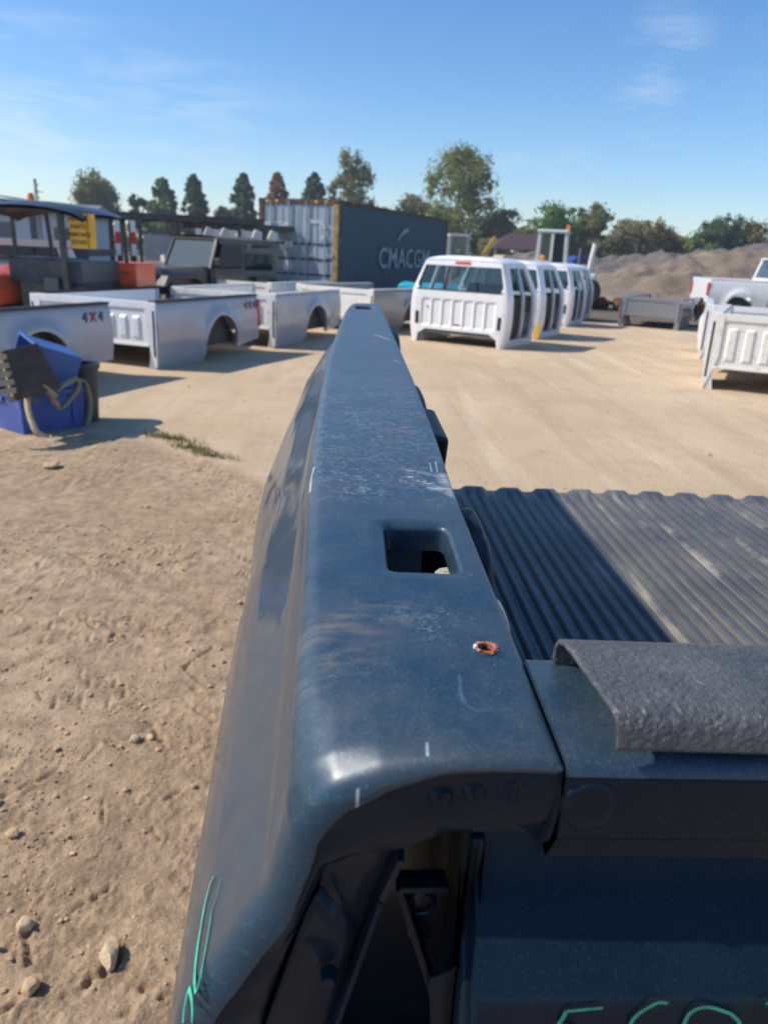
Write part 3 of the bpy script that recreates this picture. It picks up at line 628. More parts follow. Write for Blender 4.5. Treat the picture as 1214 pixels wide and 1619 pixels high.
# ribbed floor
FZ = .838
fm = bpy.data.materials.new('dusty_black_bed_liner'); fm.use_nodes = True; nt = fm.node_tree; b = nt.nodes['Principled BSDF']
g = N(nt, 'ShaderNodeNewGeometry'); sx = N(nt, 'ShaderNodeSeparateXYZ'); Lk(nt, g.outputs['Position'], sx.inputs[0])
mp = N(nt, 'ShaderNodeMapping'); mp.inputs['Scale'].default_value = (26, 1.5, 1); Lk(nt, g.outputs['Position'], mp.inputs[0])
n1 = N(nt, 'ShaderNodeTexNoise', i_Scale=1.0, i_Detail=5.0, i_Roughness=.65); Lk(nt, mp.outputs[0], n1.inputs['Vector'])
n2 = N(nt, 'ShaderNodeTexNoise', i_Scale=5.0, i_Detail=6.0, i_Roughness=.7); Lk(nt, g.outputs['Position'], n2.inputs['Vector'])
def mrn(nt, f, a, b_, c=0.0, d=1.0):
    n = N(nt, 'ShaderNodeMapRange'); n.inputs[1].default_value = a; n.inputs[2].default_value = b_; n.inputs[3].default_value = c; n.inputs[4].default_value = d; Lk(nt, f, n.inputs[0]); return n.outputs[0]
gro = mrn(nt, sx.outputs[2], FZ+.0022, FZ+.0004)                     # dirt lies in the bottoms of the grooves
d1 = mmax(nt, [gro, mrn(nt, n1.outputs['Fac'], .40, .70, .10, 1.0)], 'MULTIPLY'); d2 = mmax(nt, [mrn(nt, n1.outputs['Fac'], .54, .68), mrn(nt, n2.outputs['Fac'], .42, .60)], 'MULTIPLY')
c1 = N(nt, 'ShaderNodeMixRGB'); c1.inputs[1].default_value = (.055, .057, .062, 1); c1.inputs[2].default_value = (.105, .103, .098, 1); Lk(nt, mrn(nt, n2.outputs['Fac'], .35, .65), c1.inputs[0])
c2 = N(nt, 'ShaderNodeMixRGB'); c2.inputs[2].default_value = (.34, .28, .20, 1); Lk(nt, mmax(nt, [d1, .5], 'MULTIPLY'), c2.inputs[0]); Lk(nt, c1.outputs[0], c2.inputs[1])
c3 = N(nt, 'ShaderNodeMixRGB'); c3.inputs[2].default_value = (.38, .34, .28, 1); Lk(nt, mmax(nt, [d2, .85], 'MULTIPLY'), c3.inputs[0]); Lk(nt, c2.outputs[0], c3.inputs[1]); Lk(nt, c3.outputs[0], b.inputs['Base Color']); b.inputs['Roughness'].default_value = .42
nb = N(nt, 'ShaderNodeTexNoise', i_Scale=300.0, i_Detail=3.0); Lk(nt, g.outputs['Position'], nb.inputs['Vector']); bp = N(nt, 'ShaderNodeBump', i_Strength=.3, i_Distance=.002); Lk(nt, nb.outputs['Fac'], bp.inputs['Height']); Lk(nt, bp.outputs[0], b.inputs['Normal'])
PER = .0305; PERB = .108
xs_f = []; k = 0; x = .10
while x < 1.66:
    xs_f += [(x, 0), (x+.006, 0), (x+.010, .006), (x+.013, .0085), (x+.0225, .0085), (x+.0255, .006)]; x += PER
ys_f = list(np.linspace(.285, 2.06, 26))+[2.09, 2.11, 2.125, 2.14, 2.155, 2.165]
V = []; F = []
for y in ys_f:
    for (x, h) in xs_f:
        e = smooth(2.07, 2.14, y); ph = (x-.10) % PERB/PERB; bm_ = smooth(.12, .30, ph)*smooth(.92, .74, ph)
        V.append((x, y+(.008*bm_ if y > 2.16 else 0), FZ+h*(1-e)+e*.012*bm_ - (.03 if y > 2.16 else 0)+.0015*math.sin(x*9+y*3)))
nx = len(xs_f)
for j in range(len(ys_f)-1):
    for i in range(nx-1): F.append((j*nx+i, j*nx+i+1, (j+1)*nx+i+1, (j+1)*nx+i))
near('ribbed_floor', V, F, fm, True, sharp=28)
mb = MB(); mb.box(.08, 1.66, .285, 2.12, FZ-.05, FZ-.035); near_mb(mb, 'floor_pan', MT['blackpaint'])
mb = MB(); mb.box(1.66, 1.665, .285, 2.12, FZ-.04, 1.31); mb.box(1.66, 1.76, .285, 2.40, 1.31, 1.345); near_mb(mb, 'far_side_panel', PAINT_SHADE)

# tailgate
def arc(cx, cy, r, a0, a1, n=6): return [(cx+r*math.cos(math.radians(a0+(a1-a0)*k/n)), cy+r*math.sin(math.radians(a0+(a1-a0)*k/n))) for k in range(n+1)]
TX0, TX1 = .0745, 1.66
top = [(.272, 1.30), (.272, 1.342)]+arc(.2695, 1.3425, .0025, 0, 90, 3)+arc(.2135, 1.3365, .0085, 90, 165, 7)+[(.2120, 1.3330), (.215, 1.30)]
band = [(.2100, 1.3380)]+arc(.2135, 1.3365, .0085, 168, 180, 2)+arc(.2075, 1.3150, .0025, 180, 270, 4)+[(.212, 1.3118), (.222, 1.309), (.226, 1.305), (.226, 1.298), (.214, 1.298)]
def extr(poly, x0, x1, nseg=1):
    mb = MB(); n = len(poly)
    for k in range(nseg+1):
        x = x0+(x1-x0)*k/nseg; mb.V += [(x, p[0], p[1]+.0006*math.sin(x*4)) for p in poly]
    for k in range(nseg):
        for i in range(n): mb.F.append((k*n+i, k*n+(i+1) % n, (k+1)*n+(i+1) % n, (k+1)*n+i))
    mb.F.append(tuple(range(n))[::-1]); mb.F.append(tuple(nseg*n+i for i in range(n))); return mb
near_mb(extr(top, TX0, TX1), 'tailgate_top_rail', PAINT, True); near_mb(extr(band, TX0, TX1), 'tailgate_rear_band', PAINT_SHADE, True)  # rear band split off to carry the shade-darkened copy of the paint
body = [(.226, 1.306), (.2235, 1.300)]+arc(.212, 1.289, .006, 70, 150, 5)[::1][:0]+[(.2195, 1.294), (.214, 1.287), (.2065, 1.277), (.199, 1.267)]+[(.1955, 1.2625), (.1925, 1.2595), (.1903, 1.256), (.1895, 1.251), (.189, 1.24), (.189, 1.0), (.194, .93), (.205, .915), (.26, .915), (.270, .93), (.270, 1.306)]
near_mb(extr(body, .0500, TX1), 'tailgate_panel', PAINT_SHADE, True)
mb = MB(); mb.prism([(.212, 1.307), (.228, 1.307), (.226, 1.285), (.203, 1.252), (.196, 1.236), (.2, 1.15), (.212, 1.15), (.212, 1.24), (.222, 1.262)], .0465, .0515, 'x'); near_mb(mb, 'tailgate_end_flange', PAINT_SHADE, False, None, .0012)
mb = MB(); mb.lathe([(.0001, .2047), (.0045, .2046), (.0085, .2044), (.0094, .2049), (.010, .2062)], (.0835, 0, 1.3275), 'y', 32); near_mb(mb, 'hinge_boss', PAINT_SHADE, True)
mb = MB(); mb.lathe([(.0001, .2038), (.0013, .2038), (.0020, .2041), (.0024, .2049)], (.0775, 0, 1.3325), 'y', 20); near_mb(mb, 'rivet', PAINT_SHADE, True)
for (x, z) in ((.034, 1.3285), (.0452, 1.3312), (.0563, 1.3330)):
    mb = MB(); mb.lathe([(.0001, .2066), (.0015, .2064), (.0022, .2056), (.0028, .2055), (.0034, .2060), (.0042, .2072)], (x, 0, z), 'y', 24); near_mb(mb, 'spot_weld_dimple', PAINT_SHADE, True)

# moulded cap over the tailgate
cm = bpy.data.materials.new('wrinkled_black_cap_plastic'); cm.use_nodes = True; nt = cm.node_tree; b = nt.nodes['Principled BSDF']; b.inputs['Base Color'].default_value = (.05, .051, .055, 1); b.inputs['Roughness'].default_value = .40
g = N(nt, 'ShaderNodeNewGeometry'); n1 = N(nt, 'ShaderNodeTexNoise', i_Scale=300.0, i_Detail=3.0, i_Distortion=1.0); Lk(nt, g.outputs['Position'], n1.inputs['Vector'])
n0 = N(nt, 'ShaderNodeTexNoise', i_Scale=40.0, i_Detail=5.0); Lk(nt, g.outputs['Position'], n0.inputs['Vector']); cx_ = N(nt, 'ShaderNodeMixRGB'); cx_.inputs[1].default_value = (.060, .061, .066, 1); cx_.inputs[2].default_value = (.115, .113, .112, 1); Lk(nt, mrn(nt, n0.outputs['Fac'], .35, .7), cx_.inputs[0]); Lk(nt, cx_.outputs[0], b.inputs['Base Color'])
bp = N(nt, 'ShaderNodeBump', i_Strength=1.0, i_Distance=.0022); Lk(nt, n1.outputs['Fac'], bp.inputs['Height']); Lk(nt, bp.outputs[0], b.inputs['Normal'])
cp = [(.2675, 1.3405), (.2680, 1.3480), (.2670, 1.3535), (.2640, 1.3572), (.2590, 1.3592), (.250, 1.3602), (.235, 1.3608), (.220, 1.3610), (.2125, 1.3607), (.2098, 1.3600), (.2078, 1.3585), (.2068, 1.3562), (.2062, 1.3535), (.2057, 1.3505), (.2056, 1.3495)]
def capx(y): return float(np.interp(y, [.203, .21, .225, .2668], [.0905, .0890, .0870, .0845]))
V = []; F = []; nc = len(cp); segs = 60
for k in range(segs+1):
    t = (k/segs)**1.6
    for (y, z) in cp: x = capx(y)+(1.6-.09)*t; V.append((x, y+.0006*math.sin(x*21+y*30), z+.0002*math.sin(x*33)))
for k in range(segs):
    for i in range(nc-1): F.append((k*nc+i, k*nc+i+1, (k+1)*nc+i+1, (k+1)*nc+i))
o = near('tailgate_cap', V, F, cm, True, sharp=70); sm = o.modifiers.new('thickness', 'SOLIDIFY'); sm.thickness = .0022; sm.offset = 0
bv = o.modifiers.new('edge', 'BEVEL'); bv.width = .0006; bv.segments = 2; bv.limit_method = 'ANGLE'; bv.angle_limit = R(50)

# rear pillar, lamp opening and what is inside it
pv = {'A': (-.0055, .2145, 1.2985), 'B': (.0225, .2175, 1.3000), 'C': (.0160, .2225, 1.275), 'D': (.0090, .2190, 1.258), 'E': (.0005, .2150, 1.218), 'F': (-.012, .214, 1.15), 'G': (-.036, .212, 1.15),
      'H': (-.0255, .211, 1.218), 'I': (-.0105, .2115, 1.274), 'J': (-.0055, .2120, 1.286), 'K': (-.0005, .2215, 1.262)}
def facets(names, name, d=.0016, parent=TR):
    V = [pv[k] for k in names]; n = len(V); c = tuple(sum(v[i] for v in V)/n for i in range(3)); c = (c[0], c[1]+.0022, c[2]); mb = MB()
    ring2 = [tuple(v[i]*.72+c[i]*.28+(0.0018 if i == 1 else 0) for i in range(3)) for v in V]
    mb.add(V+ring2+[c], [(i, (i+1) % n, n+(i+1) % n, n+i) for i in range(n)]+[(n+i, n+(i+1) % n, 2*n) for i in range(n)])
    o = near_mb(mb, name, PAINT_SHADE, True); s = o.modifiers.new('t', 'SOLIDIFY'); s.thickness = d; s.offset = 0; return o
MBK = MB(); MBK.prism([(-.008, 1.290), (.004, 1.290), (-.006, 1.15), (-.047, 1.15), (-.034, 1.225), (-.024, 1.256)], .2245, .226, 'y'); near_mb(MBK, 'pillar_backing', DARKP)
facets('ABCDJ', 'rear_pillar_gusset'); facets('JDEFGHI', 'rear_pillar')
mb = MB(); mb.bar((.0228, .2165, 1.3005), (.0162, .2215, 1.275), .0022, .014, (0, 1, 0)); mb.bar((.0162, .2215, 1.275), (.0005, .2145, 1.218), .0018, .016, (0, 1, 0)); mb.bar((.0005, .2145, 1.218), (-.012, .214, 1.15), .0018, .016, (0, 1, 0)); near_mb(mb, 'lamp_opening_flange', PAINT_SHADE)
mb = MB(); mb.lathe([(.0001, .2085), (.0022, .2085), (.0028, .2098), (.0034, .214)], (-.0015, 0, 1.2430), 'y', 20); near_mb(mb, 'pillar_rivet', PAINT_SHADE, True)
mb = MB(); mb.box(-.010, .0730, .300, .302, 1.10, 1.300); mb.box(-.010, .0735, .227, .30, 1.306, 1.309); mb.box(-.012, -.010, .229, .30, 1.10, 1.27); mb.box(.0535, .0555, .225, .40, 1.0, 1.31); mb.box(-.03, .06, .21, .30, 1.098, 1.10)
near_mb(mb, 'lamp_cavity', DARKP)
mb = MB()
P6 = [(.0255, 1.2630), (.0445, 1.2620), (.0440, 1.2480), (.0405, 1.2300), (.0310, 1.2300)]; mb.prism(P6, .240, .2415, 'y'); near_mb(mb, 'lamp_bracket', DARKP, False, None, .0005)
mb = MB(); mb.bar((.0250, .2370, 1.2630), (.0415, .2320, 1.2120), .0030, .010, (0, 1, 0)); mb.bar((.0415, .2320, 1.2120), (.0500, .2290, 1.180), .0030, .010, (0, 1, 0)); mb.bar((.0250, .2370, 1.2630), (.0445, .2385, 1.2620), .003, .010, (0, 1, 0)); near_mb(mb, 'lamp_bracket_brace', PAINT_SHADE, False, None, .0006)
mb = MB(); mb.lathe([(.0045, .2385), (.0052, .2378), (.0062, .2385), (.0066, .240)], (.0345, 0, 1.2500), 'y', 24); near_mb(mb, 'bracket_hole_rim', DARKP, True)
mb = MB(); mb.prism([(.0365, 1.2380), (.0450, 1.2420), (.0475, 1.2465), (.0505, 1.2475), (.0505, 1.200), (.040, 1.200)], .2145, .216, 'y'); near_mb(mb, 'lower_corner_plate', PAINT_SHADE, False, None, .0005)
# chassis below (the bed still sits on its wheels)
mb = MB(); mb.box(.35, .45, .3, 1.9, .62, .76); mb.box(1.15, 1.25, .3, 1.9, .62, .76); mb.box(.0, 1.6, 1.1, 1.26, .32, .44); near_mb(mb, 'chassis_frame', MT['blackpaint'])
for sx_ in (-.02, 1.40):
    mb = MB(); mb.lathe([(.20, 0), (.36, .0), (.39, .03), (.39, .20), (.36, .24), (.20, .24), (.20, 0)], (sx_, 1.18, .39), 'x', 36); wh = near_mb(mb, 'tyre', MT['rubber'], True)

# paint-marker writing on the tailgate and on the outer side
ink = mat('green_paint_marker', (.045, .47, .31), .5, var=.35, vscale=160)
def ribbon(pts, wds, nrm):
    V = []; F = []; pts = [Vector(p) for p in pts]; P = []; Wd = []
    for i in range(len(pts)-1):                                     # Catmull-Rom through the points
        p0, p1, p2, p3 = pts[max(i-1, 0)], pts[i], pts[i+1], pts[min(i+2, len(pts)-1)]
        for k in range(6):
            t = k/6; P.append(.5*((2*p1)+(p2-p0)*t+(2*p0-5*p1+4*p2-p3)*t*t+(3*p1-p0-3*p2+p3)*t**3)); Wd.append(wds[i]*(1-t)+wds[i+1]*t)
    P.append(pts[-1]); Wd.append(wds[-1])
    for i, p in enumerate(P):
        t = (P[min(i+1, len(P)-1)]-P[max(i-1, 0)]).normalized(); n = nrm(p); s = t.cross(n).normalized()*Wd[i]/2
        V += [tuple(p-s+n*.0003), tuple(p+s+n*.0003)]
    for i in range(len(P)-1): F.append((2*i, 2*i+1, 2*i+3, 2*i+2))
    return V, F
def multi(strokes, name, label, nrm):
    mb = MB()
    for pts, w_ in strokes: mb.add(*ribbon(pts, w_, nrm))
    near(name, mb.V, mb.F, ink, label=label)
sn = Vector((-.93, 0, .37))
side_strokes = [
    ([(-0.0518, 0.2599, 1.2421), (-0.0532, 0.2569, 1.2396), (-0.0539, 0.2502, 1.2369), (-0.0536, 0.2387, 1.2357), (-0.0529, 0.2273, 1.2354), (-0.0515, 0.2165, 1.2369), (-0.0493, 0.2068, 1.2403)], [.0014, .0019, .0018, .0021, .0023, .0024, .0013]),
    ([(-0.0493, 0.2068, 1.2403), (-0.0484, 0.2085, 1.2418), (-0.0483, 0.2180, 1.2430), (-0.0485, 0.2298, 1.2440), (-0.0491, 0.2402, 1.2441), (-0.0480, 0.2446, 1.2461), (-0.0476, 0.2534, 1.2476)], [.0013, .0014, .0012, .0010, .0007, .0004, .0003]),
    ([(-0.0536, 0.2043, 1.2285), (-0.0541, 0.2083, 1.2294), (-0.0542, 0.2134, 1.2300), (-0.0535, 0.2150, 1.2319), (-0.0509, 0.2075, 1.2368), (-0.0495, 0.2020, 1.2376), (-0.0481, 0.1954, 1.2404)], [0.0015, 0.0015, 0.0018, 0.0021, 0.0017, 0.0013, 0.001])]
multi([([tuple(Vector(p)+sn*.0006) for p in a], b_) for a, b_ in side_strokes], 'marker_writing', 'green paint marker scribble on the outer side of the bed', lambda p: sn)
ty = .1886
tl = [([(.0930, ty, 1.2570), (.0855, ty, 1.2560), (.0805, ty, 1.2553)], [.0011, .0012, .0013]), ([(.0805, ty, 1.2553), (.0797, ty, 1.2520), (.0790, ty, 1.2490), (.0840, ty, 1.2470), (.0870, ty, 1.2400), (.0800, ty, 1.2330)], [.0015]*6),
      ([(.1155, ty, 1.2592), (.1120, ty, 1.2594), (.1090, ty, 1.2570), (.1060, ty, 1.2540), (.1040, ty, 1.2490), (.1050, ty, 1.2390), (.1100, ty, 1.2330), (.1130, ty, 1.2390), (.1060, ty, 1.2440)], [.0013]*9),
      ([(.1230, ty, 1.2490), (.1240, ty, 1.2540), (.1270, ty, 1.2568), (.1310, ty, 1.2572), (.1370, ty, 1.2550), (.1400, ty, 1.2530), (.1430, ty, 1.2480), (.1410, ty, 1.2360), (.1300, ty, 1.2330), (.1230, ty, 1.2430), (.1230, ty, 1.2490)], [.0014]*11),
      ([(.1503, ty, 1.2590), (.1570, ty, 1.2600), (.1620, ty, 1.2580), (.1640, ty, 1.2390)], [.0014]*4)]
multi(tl, 'marker_writing', 'green paint marker digits along the lower edge of the tailgate', lambda p: Vector((0, -1, 0)))

# ================================================================== LOOSE TRUCK BEDS
RIBM = {}
def side_shell(mb, L, H, W, sgn, yc, ra, zc, inner=False, bulge=.05, flare=.045, bottom=.0, rbot=.12):
    """outer skin of a bed side: columns from the front edge to the rear with a wheel arch"""
    ysl = list(np.linspace(0, yc-ra, 9))+[yc-ra*math.cos(math.pi*k/22) for k in range(0, 23)]+list(np.linspace(yc+ra, L, 7))
    kind = [0]*9+[1]*23+[2]*7; rows_ = [0, .05, .12, .2, .28, .36, .45, .55, .65, .75, .85, .93, .975, 1]
    def off(y, z):
        f = z/H; o = bulge*(1-((f-.52)/.52)**2)*(1 if f > .52 else .9)
        o += .012*smooth(.30, .36, f)-.006*smooth(.22, .30, f)
        d = math.hypot(y-yc, z-zc); o += flare*math.exp(-((d-ra-.02)/.085)**2) if z > zc-.1 else flare*.4*math.exp(-((abs(y-yc)-ra-.02)/.085)**2)
        if f > .965: o -= .02*(f-.965)/.035
        return o-bulge*.4
    V = []; n = len(rows_)
    for y, kd in zip(ysl, kind):
        zb = bottom+.0 if kd == 0 else (rbot+(.06*(y-yc-ra)/(L-yc-ra)) if kd == 2 else zc+math.sqrt(max(0, ra*ra-(y-yc)**2)))
        for t in rows_:
            z = zb+(H-zb)*t; V.append((sgn*(W/2+off(y, z)), y, z))
    F = [(i*n+k, (i+1)*n+k, (i+1)*n+k+1, i*n+k+1) for i in range(len(ysl)-1) for k in range(n-1)]
    mb.add(V, F)
    # the edge turned inwards round the bottom and the arch
    V2 = []
    for i in range(len(ysl)): a = V[i*n]; V2 += [a, (a[0]-sgn*.05, a[1], a[2]+.01)]
    mb.add(V2, [(2*i, 2*i+1, 2*i+3, 2*i+2) for i in range(len(ysl)-1)])
    a = [V[k] for k in range(n)]; mb.add(a+[(p[0]-sgn*.11, p[1]+.0, p[2]) for p in a], [(k, k+1, n+k+1, n+k) for k in range(n-1)])
    a = [V[(len(ysl)-1)*n+k] for k in range(n)]; mb.add(a+[(p[0]-sgn*.12, p[1], p[2]) for p in a], [(k, k+1, n+k+1, n+k) for k in range(n-1)])
    return mb
def bed(label, loc, deg, paint, L=2.45, W=1.86, H=.80, cap='black', group=None, lights=(1,), decal=None, ribs=True, inner=None, front_white=None, lift=0.0, hb=True, damage=False):
    t = thing('pickup_bed', label, 'truck bed', (loc[0], loc[1], lift), R(deg), group); inner = inner or paint
    yc, ra, zc = L*.57, .40, .18
    for s in (1, -1):
        side_shell(MB(), L, H, W, s, yc, ra, zc).build('side_panel', paint, t, True)
        mb = MB()
        if cap: mb.box(s*W/2-.005 if s > 0 else -W/2-.055+.0, s*W/2+.055-.05 if s > 0 else -W/2+.005, 0, L, H, H+.02); mb.V = []; mb.F = []
        x0, x1 = (W/2-.10, W/2+.012) if s > 0 else (-W/2-.012, -W/2+.10)
        MB().box(x0, x1, .0, L, H-.006, H+.018).build('rail_cap', MT['black'] if cap == 'black' else (front_white or paint), t, False, bevel=.008)
        xi = s*(W/2-.10); mb = MB(); mb.box(min(xi, xi-s*.012), max(xi, xi-s*.012), .02, L, .34, H-.01)
        # wheel house inside
        ws = [(yc+(ra+.06)*math.cos(math.pi*k/10), .30+(ra*.62)*math.sin(math.pi*k/10)) for k in range(11)]; mb.prism([(p[0], p[1]) for p in ws], xi-s*.012, xi-s*.24, 'x')
        mb.build('inner_wall', inner, t)
        mb = MB(); a = s*(W/2-.06); mb.prism([(yc+(ra+.02)*math.cos(math.pi*k/14), zc+(ra+.02)*math.sin(math.pi*k/14)) for k in range(15)], a, a-s*.02, 'x'); mb.build('wheel_liner', MT['black'], t)
    # front wall: frame, ribbed panel, top bar
    if hb:
        z0 = .30
        mb = MB(); mb.box(-W/2+.10, W/2-.10, -.012, .02, H-.085, H+.004).build('front_wall_top_bar', front_white or paint, t, False, bevel=.006)
        mb = MB(); nr = 8; xs_ = []; w0 = -W/2+.10; w1 = W/2-.10; st = (w1-w0-.16)/nr; P = [(w0, 0), (w0+.08, 0)]
        for k in range(nr):
            x = w0+.08+k*st; P += [(x+st*.12, 0), (x+st*.22, -.018), (x+st*.62, -.018), (x+st*.72, 0)]
        P += [(w1, 0)]
        lv = [(z0, 0), (z0+.06, 0), (z0+.09, 1), (H-.20, 1), (H-.17, 0), (H-.085, 0)]; n = len(P)
        V = [(p[0], p[1]*(q if ribs else 0)+.006, z) for z, q in lv for p in P]
        mb.add(V, [(j*n+i, j*n+i+1, (j+1)*n+i+1, (j+1)*n+i) for j in range(len(lv)-1) for i in range(n-1)]); mb.build('front_wall', front_white or paint, t, False)
        MB().box(w0, w1, -.02, .02, z0-.03, z0-.001).build('front_sill', front_white or paint, t, bevel=.005)
    for s in (1, -1):
        mb = MB(); a, b_ = sorted((s*(W/2-.13), s*(W/2-.005)))
        mb.hexa([(s*(W/2-.03), -.014, .03), (s*(W/2+.0), -.014, .03), (s*(W/2+.0), .004, .03), (s*(W/2-.03), .004, .03), (s*(W/2-.14), -.014, .40), (s*(W/2+.018), -.014, .40), (s*(W/2+.018), .004, .40), (s*(W/2-.14), .004, .40)])
        mb.box(min(s*(W/2-.14), s*(W/2+.012)), max(s*(W/2-.14), s*(W/2+.012)), -.014, .004, .40, H-.005); mb.build('front_flange', front_white or paint, t, bevel=.004)
        a, b_ = sorted((s*(W/2-.035), s*(W/2-.010))); MB().box(a, b_, -.0175, -.0142, .16, H-.10).build('flange_slot', MT['black'], t)
        # rear jamb and lamp
        a, b_ = sorted((s*(W/2-.14), s*(W/2-.02))); MB().box(a, b_, L-.05, L+.002, .22, H-.004).build('rear_jamb', paint, t, bevel=.004)
        if s in lights: a, b_ = sorted((s*(W/2-.05), s*(W/2+.047))); MB().box(a, b_, L-.055, L+.035, .36, H-.06).build('tail_light', MT['red'], t, True, bevel=.02)
    # corrugated floor and cross members
    mb = MB(); P = []; x = -W/2+.10; k = 0
    while x < W/2-.12: P += [(x, 0), (x+.05, 0), (x+.06, .018), (x+.115, .018)]; x += .125
    n = len(P); V = [(p[0], y, .335+p[1]) for y in (.01, L-.01) for p in P]; mb.add(V, [(i, i+1, n+i+1, n+i) for i in range(n-1)]); mb.build('floor', inner, t)
    for y in (.25, 1.0, 1.9): MB().box(-W/2+.15, W/2-.15, y, y+.09, .25, .315).build('cross_member', MT['dkgrey'], t)
    if decal:
        x = W/2+.052 if True else 0
        for ch, m_, dy in (('4', MT['decal'], -.125), ('X', MT['decalr'], 0), ('4', MT['decal'], .125)):
            text_mesh('decal_letter', ch, .15, m_, t, (W/2+.026, L-decal+dy, H-.135), (R(90), 0, R(90)), .004)
    return t
GB = 'loose pickup beds standing on the yard'
B_ROT = -22.4
d_ = Vector((math.cos(R(B_ROT)), math.sin(R(B_ROT)), 0)); e_ = Vector((-d_.y, d_.x, 0))
def corner(x, y, W=1.86): return (Vector((x, y, 0))-d_*W/2)
L1 = 2.6; c1_ = Vector((-2.763, 8.965, 0))-e_*L1
b1 = bed('silver 4X4 pickup bed at the left edge behind the blue totes', corner(c1_.x, c1_.y), B_ROT, MT['silver'], L=L1, decal=.30, lights=(), group=GB)
b2 = bed('silver pickup bed with 4X4 decal, red tail light and white front wall', corner(-2.364, 9.416), B_ROT, MT['silver'], front_white=MT['white'], inner=MT['white'], lights=(1,), decal=.25, group=GB)
b3 = bed('white pickup bed with its front wall toward the camera, partly behind the near rail', corner(-1.203, 12.02), B_ROT, MT['silver'], front_white=MT['cream'], inner=MT['cream'], cap=None, lights=(), group=GB)
b4 = bed('farthest silver bed in the left row, standing just beside the blue shipping container', corner(.46, 14.9), B_ROT-14, MT['silver_dk'], front_white=MT['cream'], inner=MT['silver_dk'], cap=None, lights=(), ribs=False, group=GB)
b5 = bed('cream pickup bed low behind the black off-road car, its rail seen over the other beds', corner(-1.6, 15.6), B_ROT-4, MT['cream'], cap=None, lights=(), ribs=False, group=GB)
b6 = bed('white pickup bed at the right edge with its ribbed front wall facing forward', (5.40, 9.26), -28, MT['cream'], front_white=MT['cream'], lights=(), cap='', W=1.95, H=.95, group=GB)
b7 = bed('bulging white pickup bed directly behind the ribbed bed at the right edge', (6.75, 12.5), -24, MT['white'], lights=(), cap='', W=1.9, H=.9, group=GB)
b8 = bed('weathered grey pickup bed standing alone at the back of the yard before the gravel piles', (7.22, 18.9), -34, MT['silver_dk'], lights=(), cap='', W=1.45, H=.72, ribs=False, group=GB)

